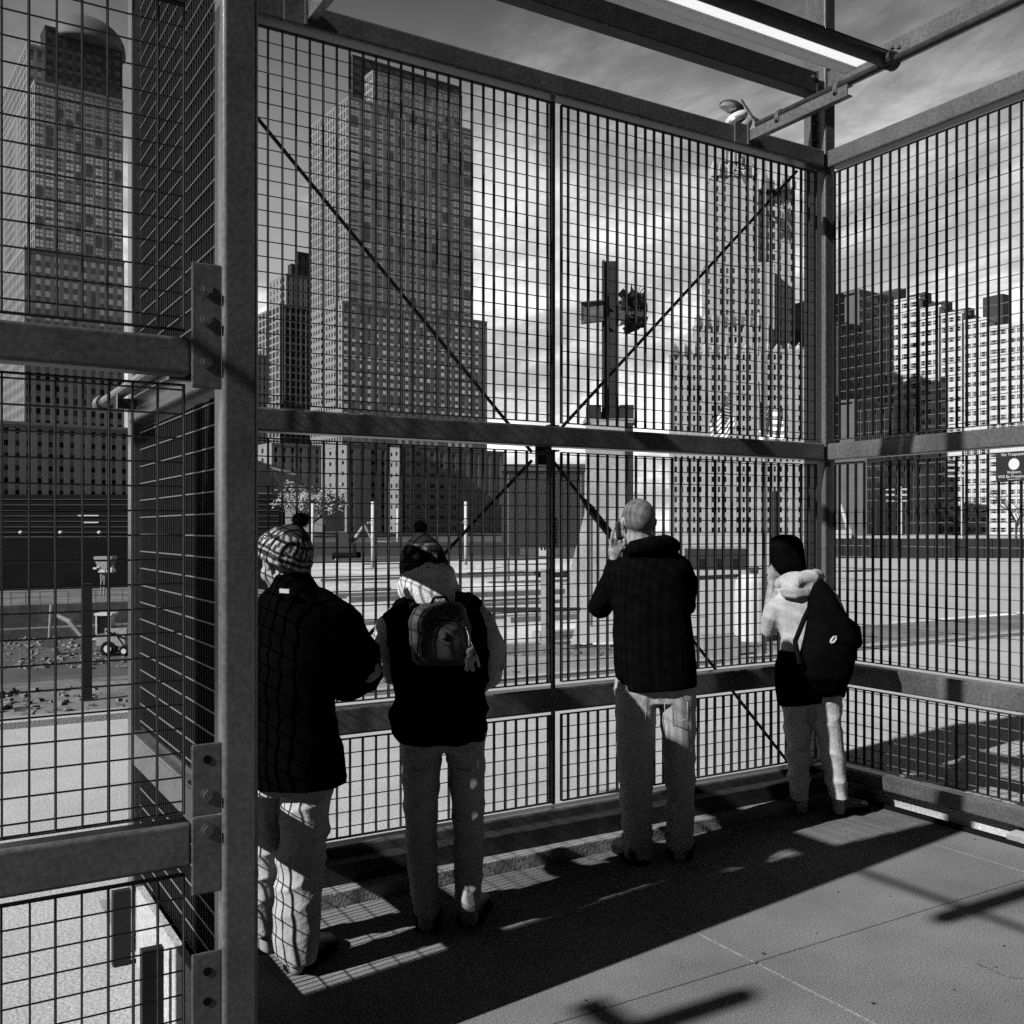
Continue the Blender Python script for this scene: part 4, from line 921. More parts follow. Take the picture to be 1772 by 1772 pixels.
LX = [
 bldg('office_tower', 'tall stepped office tower with a low dome, seen through the near left fence', 4.0, [
   dict(xc=42, d=297.6, xr=215, xl=-8, yt=426, nf=24, nb=11, ns=22, wh=.52, ww=.55, sw=.5),
   dict(xc=-60, d=276.0, xr=372, xl=-76, yt=724, nf=9, nb=24, ns=8, wh=.42, ww=.42, glass=dglass),
   dict(xc=60, d=304.8, xr=213, xl=-8, yt=137, nf=44, nb=9, ns=26, wh=.72, ww=.78, sw=.62, cross=1),
   dict(xc=47, d=314.4, xr=90, xl=-8, yt=74, nf=48, nb=3, ns=24, wh=.62, ww=.6),
   dict(xc=78, d=316.8, xr=212, xl=70, yt=43, nf=46, nb=8, ns=4, wh=.6, ww=.55, glass=mirror3, wall=stoneC)], wallm=stoneA),
 bldg('office_tower', 'tallest square office tower in the middle of the view, left face sunlit', 4.0, [
   dict(xc=604, d=526.4, xr=818, xl=537, yt=166, nf=50, nb=11, ns=15, wh=.66, ww=.66, sw=.55, rec=.25, cross=1),
   dict(xc=592, d=506.2, xr=843, xl=537, yt=520, nf=28, nb=20, ns=12, wh=.5, ww=.5),
   dict(xc=645, d=539.8, xr=800, xl=631, yt=121, nf=56, nb=9, ns=4, wh=.66, ww=.7, cross=1),
   dict(xc=610, d=560.0, xr=797, xl=603, yt=94, nf=56, nb=11, ns=3, wh=.6, ww=.5, glass=mirror3, wall=stoneC)], wallm=stoneA),
 bldg('office_tower', 'slim dark office tower with a stepped top, left of the tallest tower', 4.0, [
   dict(xc=484, d=627.2, xr=548, xl=405, yt=526, nf=31, nb=7, ns=14, wh=.74, ww=.72, glass=dglass, wall=stoneB),
   dict(xc=495, d=633.9, xr=546, xl=466, yt=473, nf=34, nb=6, ns=5, wh=.6, ww=.3, glass=dglass),
   dict(xc=504, d=638.4, xr=545, xl=498, yt=456, nf=34, nb=4, ns=3, wh=.5, ww=.3, glass=dglass, wall=stoneC),
   dict(xc=515, d=644.0, xr=544, xl=511, yt=435, nf=36, nb=3, ns=2, wh=.5, ww=.3, glass=dglass, wall=stoneC),
   dict(xc=438, d=582.4, xr=462, xl=405, yt=612, nf=20, nb=3, ns=4, wh=.5, ww=.4, glass=dglass)], wallm=stoneB),
 bldg('office_block', 'low granite office block with projecting sunlit bays below the tallest tower', 4.0, [
   dict(xc=600, d=483.8, xr=672, xl=556, yt=768, nf=8, nb=4, ns=4, wh=.34, ww=.36, glass=dglass, fs=1),
   dict(xc=692, d=476.0, xr=872, xl=673, yt=772, nf=8, nb=9, ns=2, wh=.36, ww=.36, glass=dglass, fs=1),
   dict(xc=470, d=492.8, xr=556, xl=440, yt=766, nf=9, nb=6, ns=3, wh=.5, ww=.4, glass=dglass, fs=1),
   dict(xc=712, d=471.5, xr=760, xl=701, yt=772, nf=8, nb=2, ns=1, wh=.36, ww=.3, glass=dglass)], wallm=stoneA),
 bldg('brick_skyscraper', 'pale ornate skyscraper with many small windows, behind the right end of the long fence', -33, [
   dict(xc=1234, d=330, xr=1312, W=None, D=10, yt=296, nf=36, nb=6, ns=4, wh=.56, ww=.44, glass=dglass, wall=limestone),
   dict(xc=1252, d=336, xr=1296, D=8, yt=272, nf=34, nb=3, ns=3, wh=.45, ww=.3, glass=dglass),
   dict(xc=1206, d=322, xr=1330, D=9, yt=556, nf=20, nb=12, ns=4, wh=.54, ww=.42, glass=dglass),
   dict(xc=1164, d=314, xr=1400, D=9, yt=605, nf=18, nb=22, ns=5, wh=.54, ww=.42, glass=dglass),
   dict(xc=1313, d=333, xr=1376, D=10, yt=318, nf=32, nb=6, ns=3, wh=.6, ww=.5, glass=dglass, wall=limestone),
   dict(xc=1221, d=326, xr=1340, D=8, yt=455, nf=26, nb=11, ns=3, wh=.5, ww=.42, glass=dglass, wall=limestone)], wallm=limestone),
 bldg('office_block', 'dark flat-topped blocks left of the white office building, in place of shade on its wall', 4.0, [  # cast shadow on the white office, built as separate dark blocks
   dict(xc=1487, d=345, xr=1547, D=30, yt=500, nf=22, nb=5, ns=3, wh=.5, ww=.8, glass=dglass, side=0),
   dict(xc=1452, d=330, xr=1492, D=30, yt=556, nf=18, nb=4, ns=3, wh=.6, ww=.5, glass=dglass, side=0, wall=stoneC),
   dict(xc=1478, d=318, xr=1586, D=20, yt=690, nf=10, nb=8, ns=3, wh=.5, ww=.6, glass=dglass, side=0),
   dict(xc=1500, d=312, xr=1622, D=15, yt=792, nf=6, nb=9, ns=3, wh=.5, ww=.6, glass=dglass, side=0)], wallm=brick_shade),
 bldg('office_building', 'long white office building with bands of small dark windows, at the right edge', 14.7, [
   dict(xc=1592, d=392, xl=1545, W=20, yt=512, nf=23, nb=3, ns=3, wh=.46, sw=.8, cross=2, glass=dglass, fs=1, front=0),
   dict(xc=1628, d=384, xl=1592.3, W=20, yt=527, nf=23, nb=3, ns=3, wh=.46, sw=.8, cross=2, glass=dglass, fs=1, front=0),
   dict(xc=1668, d=376, xl=1628.3, W=20, yt=537, nf=22, nb=3, ns=3, wh=.46, sw=.8, cross=2, glass=dglass, fs=1, front=0),
   dict(xc=1712, d=367.5, xl=1668.3, W=20, yt=548, nf=22, nb=3, ns=3, wh=.46, sw=.8, cross=2, glass=dglass, fs=1, front=0),
   dict(xc=1860, d=342, xl=1712.3, W=20, yt=545, nf=22, nb=3, ns=9, wh=.46, sw=.8, cross=2, glass=dglass, fs=1, front=0)], wallm=whiteclad),
]
# plant boxes on the white building's roof
for xa, xb, y0, y1, dd in ((1600, 1622, 505, 528, 395), (1636, 1662, 520, 540, 388), (1676, 1700, 532, 548, 380), (1735, 1752, 508, 548, 372), (1556, 1584, 498, 512, 400)):
    a_ = at(xa, y1, dd); b_ = at(xb, y0, dd); mb = MB(); mb.box(a_.x, a_.x+(b_-a_).length*.6, a_.y, a_.y+8, a_.z-3, b_.z); o = mb.build('roof_plant', stoneC)
    ORG.setdefault(LX[6].name, LX[6].location.copy()); o.parent = LX[6]; o.matrix_parent_inverse = Matrix.LocRotScale(LX[6].location, LX[6].rotation_euler, None).inverted()
# dome on the left tower
t = LX[0]; dc = at(146, HY, 331); mb = MB(); zt = EYE + (HY-43)*316.8/FPX; n = 40; rings = []
for k in range(12):
    ph = k/11*pi/2; r_ = 12.8*cos(ph)+.01; rings.append([Vector((dc.x + r_*cos(2*pi*i/n), dc.y + r_*sin(2*pi*i/n), zt - 1.0 + 9.8*sin(ph))) for i in range(n)])
mb.ring_loft([[p - Vector((0, 0, 1)) for p in rings[0]]] + rings); o = mb.build('dome', mat('pale_dome_metal', .10, .7, 0, .1, .3), smooth=True)
o.parent = t; o.matrix_parent_inverse = Matrix.LocRotScale(t.location, t.rotation_euler, None).inverted()
# window gondola and roof details on towers
def far_box(label, cat, name, xa, xb, ya, yb, d, depth, m, parts=None, rz=0.0, group=None):
    a_ = at(xa, yb, d); b_ = at(xb, ya, d); w = (b_-a_); wl = Vector((w.x, w.y, 0)).length
    r = empty(name, tuple(a_), -YAW + rz, label, cat, group); mb = MB(); mb.box(0, wl, 0, depth, 0, w.z)
    mb.build('body', m, r, origin=(0, 0, 0)); return r, wl, w.z
# buildings behind the viewer (never in frame): added where the street continues to block low sky, also mirrored in the towers
for k, (x_, y_, w_, d_, h_, m_, nf, lab) in enumerate(((-30, -75, 46, 40, 170, stoneC, 34, 'unseen dark slab tower added across the street behind the viewer'), (24, -62, 60, 40, 90, brick_shade, 18, 'unseen brick office block added across the street behind the viewer'),
                                        (95, -70, 60, 50, 140, stoneC, 28, 'unseen dark office tower added further along the street behind the viewer'), (-130, -62, 90, 60, 120, brick_shade, 22, 'unseen long brick block added behind the viewer to the left'), (150, -20, 60, 60, 130, stoneC, 26, 'unseen dark tower added behind the viewer to the right'))):
    if not m_: continue
    r = empty('street_building', (x_, y_, 0), 0, lab, 'building'); mb = MB(); mb.box(0, w_, -d_, -.8, -.05, h_)
    for i in range(13): mb.box(i*w_/12-.4 if i else 0, i*w_/12+.4 if i < 12 else w_, -.8, 0, -.05, h_-1)
    for k2 in range(nf+1): mb.box(.01, w_-.01, -.79, -.12, k2*(h_-1)/nf-.7, min(h_, k2*(h_-1)/nf+.7))
    mb.build('wall', m_, r, origin=(0, 0, 0))
    mb = MB(); mb.box(.4, w_-.4, -.75, -.5, 1, h_-2); mb.build('glazing', dglass, r, origin=(0, 0, 0))

# ---- glass winter garden vault
r = empty('glass_vault', tuple(at(430, 868, 330)), -YAW, 'dark curved glass vault low behind the fence, beside the tall near column', 'glasshouse')
mb = MB(); n = 16; R_ = 58*330/FPX; pts = [(R_*cos(pi*k/n), R_*sin(pi*k/n)) for k in range(n+1)]
vs = [(x, 0, z+2.8) for x, z in pts] + [(x, 40, z+2.8) for x, z in pts]; mb.add(vs, [tuple(range(n+1))[::-1]] + [(k, k+1, n+2+k, n+1+k) for k in range(n)]); mb.build('glazing', dglass, r, origin=(0, 0, 0))
mb = MB()
for k in range(n): mb.tube([(pts[k][0], -.2, pts[k][1]+2.8), (pts[k+1][0], -.2, pts[k+1][1]+2.8)], .25, 6)
for k in (4, 7, 10, 12): mb.tube([(pts[k][0], -.15, 2.8), (pts[k][0], -.15, pts[k][1]+2.8)], .09, 5)
mb.build('ribs', stoneC, r, origin=(0, 0, 0)); mb = MB(); mb.box(-R_, R_+14, -.4, 40, -10, 2.7); mb.build('base_wall', stoneA, r, origin=(0, 0, 0))

# ---- steel cross on its concrete pier
dC = 34.0
pier = empty('concrete_pier', tuple(ground(1055, 1010, -.9)), -YAW - radians(19), 'tall pale concrete pier that carries the steel beam cross', 'pier')
zt_ = at(1050, 734, dC).z; mb = MB(); s_ = dC/FPX
pc = at(1055, HY, dC); pier.location = (pc.x, pc.y, -.9); ORG[pier.name] = Vector((0, 0, 0))
hw = 34*s_; H_ = zt_+.9
mb.add([(-hw*2.1, -hw*1.6, 0), (hw*2.3, -hw*1.6, 0), (hw*2.3, hw, 0), (-hw*2.1, hw, 0), (-hw*1.02, -hw, H_*.52), (hw*1.02, -hw, H_*.52), (hw*1.02, hw, H_*.52), (-hw*1.02, hw, H_*.52),
        (-hw, -hw, H_), (hw, -hw, H_), (hw, hw, H_), (-hw, hw, H_)], [(0,3,2,1), (0,1,5,4), (1,2,6,5), (2,3,7,6), (3,0,4,7), (4,5,9,8), (5,6,10,9), (6,7,11,10), (7,4,8,11), (8,9,10,11)])
mb.build('shaft', mat('pier_concrete', .34, .9, 0, .2, .8, .3, 30, speck=.15, sscale=14), pier, origin=(0, 0, 0))
cr = empty('steel_cross', (pc.x, pc.y, zt_), -YAW, 'rusty steel beam cross with crumpled metal on its right arm, on the pale pier', 'cross'); ORG[cr.name] = Vector((0, 0, 0))
def ibeam(mb, p, ax, up, L_, w, h, tw, tf):
    ax = Vector(ax).normalized(); up = Vector(up).normalized(); sd2 = ax.cross(up)
    def bx(u0, u1, v0, v1):
        k = [];
        for e in (0, L_):
            for (a_, b_) in ((u0, v0), (u1, v0), (u1, v1), (u0, v1)): k.append(Vector(p) + ax*e + sd2*a_ + up*b_)
        mb.add(k, [(0,1,2,3),(7,6,5,4),(0,4,5,1),(1,5,6,2),(2,6,7,3),(3,7,4,0)])
    bx(-w/2, w/2, -h/2, -h/2+tf); bx(-w/2, w/2, h/2-tf, h/2); bx(-tw/2, tw/2, -h/2+tf+.001, h/2-tf-.001)
mb = MB(); vh = (732-450)*s_; ibeam(mb, (0, 0, 0), (0, 0, 1), (1, 0, .0), vh, .34, 26*s_, .05, .06); mb.build('upright_beam', rustm, cr, origin=(0, 0, 0))
az = (730-538)*s_; mb = MB(); ibeam(mb, (-50*s_, -.20, az-.04), (1, 0, .11), (0, 0, 1), 38*s_, .26, 36*s_, .03, .04)
for k in range(7): mb.add([(-50*s_, -.33, az-.3+k*.09), (-50*s_-.07, -.25, az-.26+k*.09), (-50*s_, -.1, az-.2+k*.09)], [(0, 1, 2)])
mb.build('left_arm', mat('rusty_arm_steel', .12, .8, 0, .5, 2), cr, origin=(0, 0, 0))
mb = MB(); ibeam(mb, (14*s_, -.20, az+.04), (1, 0, .11), (0, 0, 1), 34*s_, .26, 32*s_, .03, .04); mb.build('right_arm', MATS['rusty_arm_steel'], cr, origin=(0, 0, 0))
mb = MB(); rr2 = random.Random(3)                                     # crumpled sheet around the right arm
for q in range(95):
    a_ = rr2.uniform(-.9, 3.9); c_ = Vector(((38+rr2.uniform(-16, 17)*1.0)*s_, rr2.uniform(-.5, .2), az + (rr2.uniform(-26, 34))*s_))
    if (c_.x/s_-38)**2/400 + ((c_.z-az)/s_-2)**2/1100 > 1: continue
    if abs((c_.z-az)/s_) < 12 and c_.x/s_ < 44: continue
    e1 = Vector((rr2.gauss(0, 1), rr2.gauss(0, .6), rr2.gauss(0, 1))).normalized()*rr2.uniform(.12, .26); e2 = Vector((rr2.gauss(0, 1), rr2.gauss(0, .6), rr2.gauss(0, 1))).normalized()*rr2.uniform(.1, .2)
    n3 = e1.cross(e2).normalized()*.02
    mb.add([c_-e1-e2, c_+e1-e2*.6, c_+e1*.7+e2, c_-e1+e2*.8, c_-e1-e2+n3, c_+e1-e2*.6+n3, c_+e1*.7+e2+n3, c_-e1+e2*.8+n3], [(0,1,2,3),(7,6,5,4),(0,4,5,1),(1,5,6,2),(2,6,7,3),(3,7,4,0)])
arc = [Vector((44*s_ + 17*s_*cos(a), -.15, az + 5*s_ + 30*s_*sin(a))) for a in [(-1.25 + k*.28) for k in range(10)]]
for k in range(9):
    p, q = arc[k], arc[k+1]; w = .24; j = Vector((rr2.uniform(-.05, .05), 0, 0))
    mb.add([p+Vector((-w, -.3, 0)), p+Vector((w*.4, .1, 0))+j, q+Vector((w*.4, .1, 0))+j, q+Vector((-w, -.3, 0)), p+Vector((-w, -.25, 0)), p+Vector((w*.4, .15, 0))+j, q+Vector((w*.4, .15, 0))+j, q+Vector((-w, -.25, 0))],
           [(0,1,2,3),(7,6,5,4),(0,4,5,1),(1,5,6,2),(2,6,7,3),(3,7,4,0)])
mb.build('crumpled_sheet', rustm, cr, origin=(0, 0, 0))
for sx3 in (-1, 1):
    mb = MB(); x0 = sx3*28*s_; mb.box(x0-12*s_, x0+12*s_, -.3, .3, .16, .62); mb.box(min(0, x0), max(0, x0), -.12, .12, .2, .40); mb.build('base_block', rustm, cr, origin=(0, 0, 0))
mb = MB(); mb.box(-45*s_, 45*s_, -.5, .5, .001, .14); mb.build('cap', kerbm, cr, origin=(0, 0, 0))

# ---- floodlight mast behind the corner
dM = 13.0; mbase = at(1323, HY, dM); ml = empty('floodlight_mast', (mbase.x, mbase.y, 0), -YAW, 'pale floodlight mast with lamp heads above the right corner of the long fence', 'light mast'); ORG[ml.name] = Vector((0, 0, 0))
q = dM/FPX; top_z = EYE + (HY-215)*q
mb = MB(); mb.tube([(0, 0, -.1), (0, 0, top_z)], [.030, .022], 12); mb.build('pole', mat('pale_pole', .5, .5, .2, .1, 5), ml, smooth=True, origin=(0, 0, 0))
mb = MB(); mb.tube([(0, 0, top_z), (-22*q, 0, top_z+.10)], .018, 8); mb.tube([(-40*q, 0, top_z+.32), (-5*q, 0, top_z-.08)], .014, 8); mb.build('bracket', darksteel, ml, origin=(0, 0, 0))
for (dx, dy, rot_, m_) in ((-58, 30, .25, darksteel), (-50, 10, -.5, whitep), (-40, -8, -.8, greyp)):
    M = Matrix.Rotation(rot_, 3, 'Y'); mb = MB(); c_ = Vector((dx*q, -.05, top_z - .02 + dy*q)); mb.ell(c_, (.165, .11, .078), 18, 10, M); hd = mb.build('lamp_head', m_, ml, smooth=True, origin=(0, 0, 0))
    mb = MB(); mb.ell(c_ + M @ Vector((-.03, -.02, -.022)), (.125, .10, .058), 14, 8, M); mb.build('lens', mat('lamp_glass_%d' % dx, .6, .1, .6), hd, origin=(0, 0, 0))

# ---- flags
def flagmat():
    m = bpy.data.materials.new('flag_cloth'); m.use_nodes = True; t = m.node_tree; b = t.nodes['Principled BSDF']; b.inputs['Roughness'].default_value = .9
    a_ = t.nodes.new('ShaderNodeAttribute'); a_.attribute_name = 'tone'; c = t.nodes.new('ShaderNodeCombineColor')
    for i in range(3): t.links.new(a_.outputs['Fac'], c.inputs[i])
    t.links.new(c.outputs[0], b.inputs['Base Color']); return m
fm = flagmat()
def flag(label, org, vdir, hdir, H_, L_, pole, stars_up=True):
    r = empty('flag', tuple(org), 0, label, 'flag', 'flags in front of the pale skyscraper'); nx, nz = 52, 39; vs, fs, tn = [], [], []
    for k in range(nz+1):
        for i in range(nx+1):
            u, w = i/nx, k/nz; off = Vector((0, 0, 0)) + hdir.cross(vdir)*(.06*sin(u*14 + w*4)*(.3+u))
            vs.append(org + hdir*(u*L_) + vdir*(w*H_) + off - Vector((0, 0, .10*sin(u*3))))
    for k in range(nz):
        for i in range(nx):
            fs.append((k*(nx+1)+i, k*(nx+1)+i+1, (k+1)*(nx+1)+i+1, (k+1)*(nx+1)+i)); stripe = k//3
            canton = i < nx*.42 and k < nz*.54
            v_ = .03 if canton else (.12 if stripe % 2 == 0 else .7)
            if canton and (i % 4 == 2 and k % 4 == 2 or (i % 4 == 0 and k % 4 == 0 and i and k)): v_ = .7
            tn.append(v_)
    me = bpy.data.meshes.new('cloth'); o0 = ORG[r.name]; me.from_pydata([tuple(v-o0) for v in vs], [], fs); me.materials.append(fm)
    a_ = me.attributes.new('tone', 'FLOAT', 'FACE'); a_.data.foreach_set('value', tn); o = put('cloth', me, r); s2 = o.modifiers.new('s', 'SOLIDIFY'); s2.thickness = .004
    mb = MB(); mb.tube([pole[0], pole[1]], .022, 8); mb.build('staff', darksteel, r); return r
d_ = 30.0; o_ = at(1312, 690, d_)
flag('striped flag with a starry corner hanging beside the floodlight mast', at(1314, 694, d_), Vector((0, 0, -1)), (RV*.95 + Vector((0, 0, -.25))).normalized(), 1.5, .75, (at(1313, 660, d_), at(1325, 925, d_)))
flag('small starry flag on a slanting staff in front of the pale skyscraper', at(1264, 684, d_), (RV*.15 - Vector((0, 0, 1))).normalized(), (-RV*.75 + Vector((0, 0, -.9))).normalized(), .95, 1.0, (at(1268, 672, d_), at(1228, 742, d_)))

# ---- netted hoarding building behind the centre post
r, w_, h_ = far_box('dark netted site shed behind the middle post of the long fence', 'shed', 'site_shed', 868, 1012, 815, 948, 52, 6, stoneC)
mb = MB(); mb.box(-.1, w_+.1, -.15, 6, h_, h_+.35); mb.build('roof', roofm, r, origin=(0, 0, 0))
mb = MB(); st = .17; k = -h_
while k < w_:
    for sgn in (1, -1):
        x0, z0, x1, z1 = k, 0, k+h_, h_
        if sgn < 0: x0, x1 = k+h_, k
        def clip(x0, z0, x1, z1):
            dx = x1-x0; dz = z1-z0; t0, t1 = 0, 1
            for lim, s in ((0, 1), (w_, -1)):
                f0 = (x0-lim)*s; f1 = (x1-lim)*s
                if f0 < 0 and f1 < 0: return None
                if f0 < 0: t0 = max(t0, -f0/(f1-f0))
                if f1 < 0: t1 = min(t1, f0/(f0-f1))
            return (x0+dx*t0, z0+dz*t0, x0+dx*t1, z0+dz*t1) if t1 > t0 else None
        c_ = clip(x0, z0, x1, z1)
        if c_: mb.tube([(c_[0], -.10-.012*sgn, c_[1]), (c_[2], -.10-.012*sgn, c_[3])], .007, 4, False)
    k += st
tag(mb.build('wire_net', galv, r, origin=(0, 0, 0)), kind='stuff')
for px in (880, 958, 1006):
    a_ = at(px, 950, 50); mb = MB(); mb.tube([(a_.x, a_.y, -.9), (a_.x, a_.y, at(px, 822, 50).z)], .06, 8); o = mb.build('fence_post', galv); top(o, {880: 'left', 958: 'middle', 1006: 'right'}[px] + ' of three net posts in front of the dark site shed', 'post', 'net posts of the site shed')

# ---- white posts along the site road
wp = empty('marker_post', (0, 0, 0), 0, 'x', 'post', 'white posts along the site road'); ORG[wp.name] = Vector((0, 0, 0))
mb = MB(); mb.tube([(0, 0, 0), (0, 0, 2.6)], .065, 10); mb.build('pole', whitep, wp, smooth=True, origin=(0, 0, 0))
mb = MB(); mb.box(-.22, .1, -.03, .03, 1.75, 1.82); mb.tube([(0, 0, 1.70), (0, 0, 1.86)], .085, 10); mb.build('collar', whitep, wp, origin=(0, 0, 0))
mb = MB(); mb.tube([(0, 0, .001), (0, 0, .06)], .16, 12); mb.build('foot', kerbm, wp, origin=(0, 0, 0))
labs = ['white marker post just right of the striped bobble hat', 'white marker post between the two bobble hats', 'white marker post to the right of the flowered bobble hat', 'white marker post left of the cameraman, by the centre post', 'white marker post close by the flowered bobble hat']
for n_, (px, py, pt) in enumerate(((541, 966, 870), (645, 984, 868), (806, 982, 868), (1022, 1000, 880), (688, 960, 880))):
    c_ = ground(px, py, -.9); d_ = (EYE+.9)*FPX/(py-HY); hgt = at(px, pt, d_).z + .9
    if n_ == 0: o = wp
    else:
        o = wp.copy(); COL.objects.link(o)
        for chd in wp.children: c2 = chd.copy(); COL.objects.link(c2); c2.parent = o
    o.location = c_; o.scale = (hgt/2.6,)*3; o['label'] = labs[n_]

# ---- site clutter
def slab_px(name, label, cat, xa, xb, ya, yb, z, m, group=None):
    """a long member lying across the view: pixel box of its front, standing on level z at yb"""
    d = (EYE - z)*FPX/(yb - HY); a_ = at(xa, yb, d); b_ = at(xb, ya, d); wl = (b_.x-a_.x)/RV.x
    r = empty(name, tuple(a_), -YAW + YAW*.0, label, cat, group); mb = MB(); h = b_.z - a_.z
    mb.box(0, wl, 0, max(.3, h), 0, h); bevel(mb.build('body', m, r, origin=(0, 0, 0)), .01); return r, wl, h
members = [
 ('long_pipe', 'long pale pipe lying across the site behind the flowered bobble hat', 'pipe', 780, 1080, 978, 986, palem2),
 ('steel_beam', 'long dark beam across the pale site slab, upper one by the cameraman', 'beam', 700, 1075, 1052, 1060, rustm),
 ('concrete_step', 'pale concrete step nearest the pavement behind the middle post', 'step', 840, 1300, 1140, 1166, kerbm),
 ('steel_beam', 'broad brown beam lying low, just beyond the pale concrete step', 'beam', 868, 1085, 1118, 1136, dirt),
 ('concrete_wall', 'long pale concrete upstand crossing the site, beyond the upper dark beam', 'wall', 560, 1040, 1010, 1020, palem2),
 ('steel_beam', 'black steel beam beside the grey concrete cube, left of the corner visitor', 'beam', 1200, 1270, 1072, 1096, rustm),
 ('concrete_cube', 'grey concrete cube beyond the fence, left of the corner visitor', 'block', 1216, 1280, 1102, 1156, kerbm),
 ('site_container', 'dark site container standing right of the cameraman', 'container', 1196, 1292, 950, 1018, stoneC),
 ('site_cabin', 'small white site cabin left of the middle fence post', 'cabin', 933, 952, 939, 962, whitep),
 ('site_trailer', 'long dark trailer with pale roof edge beyond the first white post', 'trailer', 548, 640, 941, 958, stoneC),
 ('white_van', 'white van parked beyond the flowered bobble hat', 'van', 650, 676, 938, 956, whitep),
 ('yard_hoarding', 'low dark hoarding closing the far edge of the pale site slab', 'hoarding', 520, 900, 938, 962, stoneC),
 ('hoarding_fence', 'long dark hoarding along the far side of the plaza on the right', 'hoarding', 1455, 1800, 932, 966, stoneC),
]
for nm, lab, cat, xa, xb, ya, yb, m_ in members:
    z = -.10 if nm == 'hoarding_fence' else (-.14 if yb > 1150 else -.9)
    r, wl, h = slab_px(nm, lab, cat, xa, xb, ya, yb, z, m_)
    if nm in ('site_container', 'site_cabin', 'site_trailer', 'white_van'):
        mb = MB(); mb.box(-.03, wl+.03, -.04, max(.3, h)+.03, h, h+h*.05); mb.build('roof', whitep if nm != 'site_container' else kerbm, r, origin=(0, 0, 0))
        for k in range(3): mb = MB(); mb.box(wl*(.12+.3*k), wl*(.28+.3*k), -.03, -.003, h*.45, h*.75); mb.build('window', dglass, r, origin=(0, 0, 0))
        if nm in ('site_trailer', 'white_van'):
            for xx in (.18, .8): mb = MB(); mb.tube([(wl*xx, -.05, h*.10), (wl*xx, .2, h*.10)], h*.14, 14); mb.build('wheel', blackm, r, origin=(0, 0, 0))
    if nm == 'hoarding_fence':
        for k in range(24):
            mb = MB(); mb.box(k*wl/24, k*wl/24+.08, -.06, -.003, 0, h+.02); mb.build('post', darksteel, r, origin=(0, 0, 0))
# white tank with a cut-off corner
r = empty('storage_tank', tuple(ground(1302, 1146, -.5)), -YAW - radians(30), 'bright white tank beyond the fence, left of the visitor in the corner', 'tank')
dT = (EYE+.5)*FPX/(1146-HY); q = dT/FPX; mb = MB(); n = 28; rings = []
for z, rd in ((0, 31), (118, 31), (140, 29), (152, 22), (154, 3)): rings.append([Vector((rd*q*cos(2*pi*k/n), rd*q*sin(2*pi*k/n), z*q)) for k in range(n)])
mb.ring_loft(rings); mb.build('shell', mat('white_tank_paint', .72, .5, 0, .08, .8), r, smooth=False, origin=(0, 0, 0))
mb = MB(); mb.tube([(0, 0, 154*q), (0, 0, 164*q)], 5*q, 10); mb.tube([(8*q, 2*q, 150*q), (8*q, 2*q, 166*q)], 2*q, 8); mb.build('vent', darksteel, r, origin=(0, 0, 0))
# posts in the site
for n_, (px, ya, yb, w, lab) in enumerate(((947, 985, 1122, 8, 'grey square steel post standing on the slab left of the centre mullion'), (1020, 880, 1160, 7, 'pale round post standing just left of the cameraman'), (151, 1010, 1212, 7, 'dark square post beyond the near left fence'), (1338, 850, 1010, 9, 'dark round post beside the hat of the corner visitor'))):
    z = -.14 if px == 151 else -.9; d_ = (EYE-z)*FPX/(yb-HY); c_ = at(px, yb, d_); t_ = at(px, ya, d_); mb = MB(); hw = w*d_/FPX
    if n_ in (1, 3): mb.tube([(c_.x, c_.y, z), (c_.x, c_.y, t_.z)], hw*.8, 12)
    else: mb.box(c_.x-hw, c_.x+hw, c_.y-hw, c_.y+hw, z, t_.z)
    mb.box(c_.x-hw*1.6, c_.x+hw*1.6, c_.y-hw*1.6, c_.y+hw*1.6, z, z+hw*.4)
    top(mb.build('site_post', (greyp, kerbm, stoneC, stoneC)[n_]), lab, 'post')
# pit: machines and ledges on the left
zP = -18.0
def pit(px, py): return ground(px, py, zP)
r = empty('backhoe_loader', tuple(pit(186, 1136)), -YAW, 'pale backhoe loader working in the pit, seen through the near left fence', 'digger'); dP = (EYE-zP)*FPX/(1136-HY); q = dP/FPX
def bxp(mb, x0, x1, z0, z1, y0, y1): mb.box((x0-186)*q, (x1-186)*q, y0, y1, (1136-z1)*q, (1136-z0)*q)
mb = MB(); bxp(mb, 164, 214, 1100, 1118, .4, 3.6); bxp(mb, 178, 216, 1088, 1100, .7, 3.3); mb.build('body', greyp, r, origin=(0, 0, 0))
mb = MB(); bxp(mb, 160, 190, 1062, 1066, .6, 3.4); bxp(mb, 162, 164, 1066, 1098, .7, .95); bxp(mb, 186, 188, 1066, 1090, .7, .95); bxp(mb, 162, 164, 1066, 1098, 3.0, 3.2); mb.build('cab_frame', whitep, r, origin=(0, 0, 0))
mb = MB(); bxp(mb, 165, 186, 1068, 1096, 1.0, 3.0); mb.build('cab_glass', dglass, r, origin=(0, 0, 0))
for xx, rr_ in ((186, 13), (214, 9)):
    mb = MB(); mb.tube([((xx-186)*q, .2, rr_*q), ((xx-186)*q, 1.2, rr_*q)], rr_*q, 20); wh_ = mb.build('wheel', blackm, r, origin=(0, 0, 0))
    mb = MB(); mb.tube([((xx-186)*q, .05, rr_*q), ((xx-186)*q, .19, rr_*q)], rr_*q*.45, 14); mb.build('rim', whitep, wh_, origin=(0, 0, 0))
mb = MB()
def P_(x, y, o=1.8): return Vector(((x-186)*q, o, (1136-y)*q))
mb.tube([P_(162, 1108), P_(140, 1112), P_(112, 1078), P_(88, 1066)], [3.5*q, 4*q, 5*q, 3.5*q], 8); mb.tube([P_(80, 1048), P_(76, 1106)], [3.5*q, 2.5*q], 8); mb.build('boom', greyp, r, origin=(0, 0, 0))
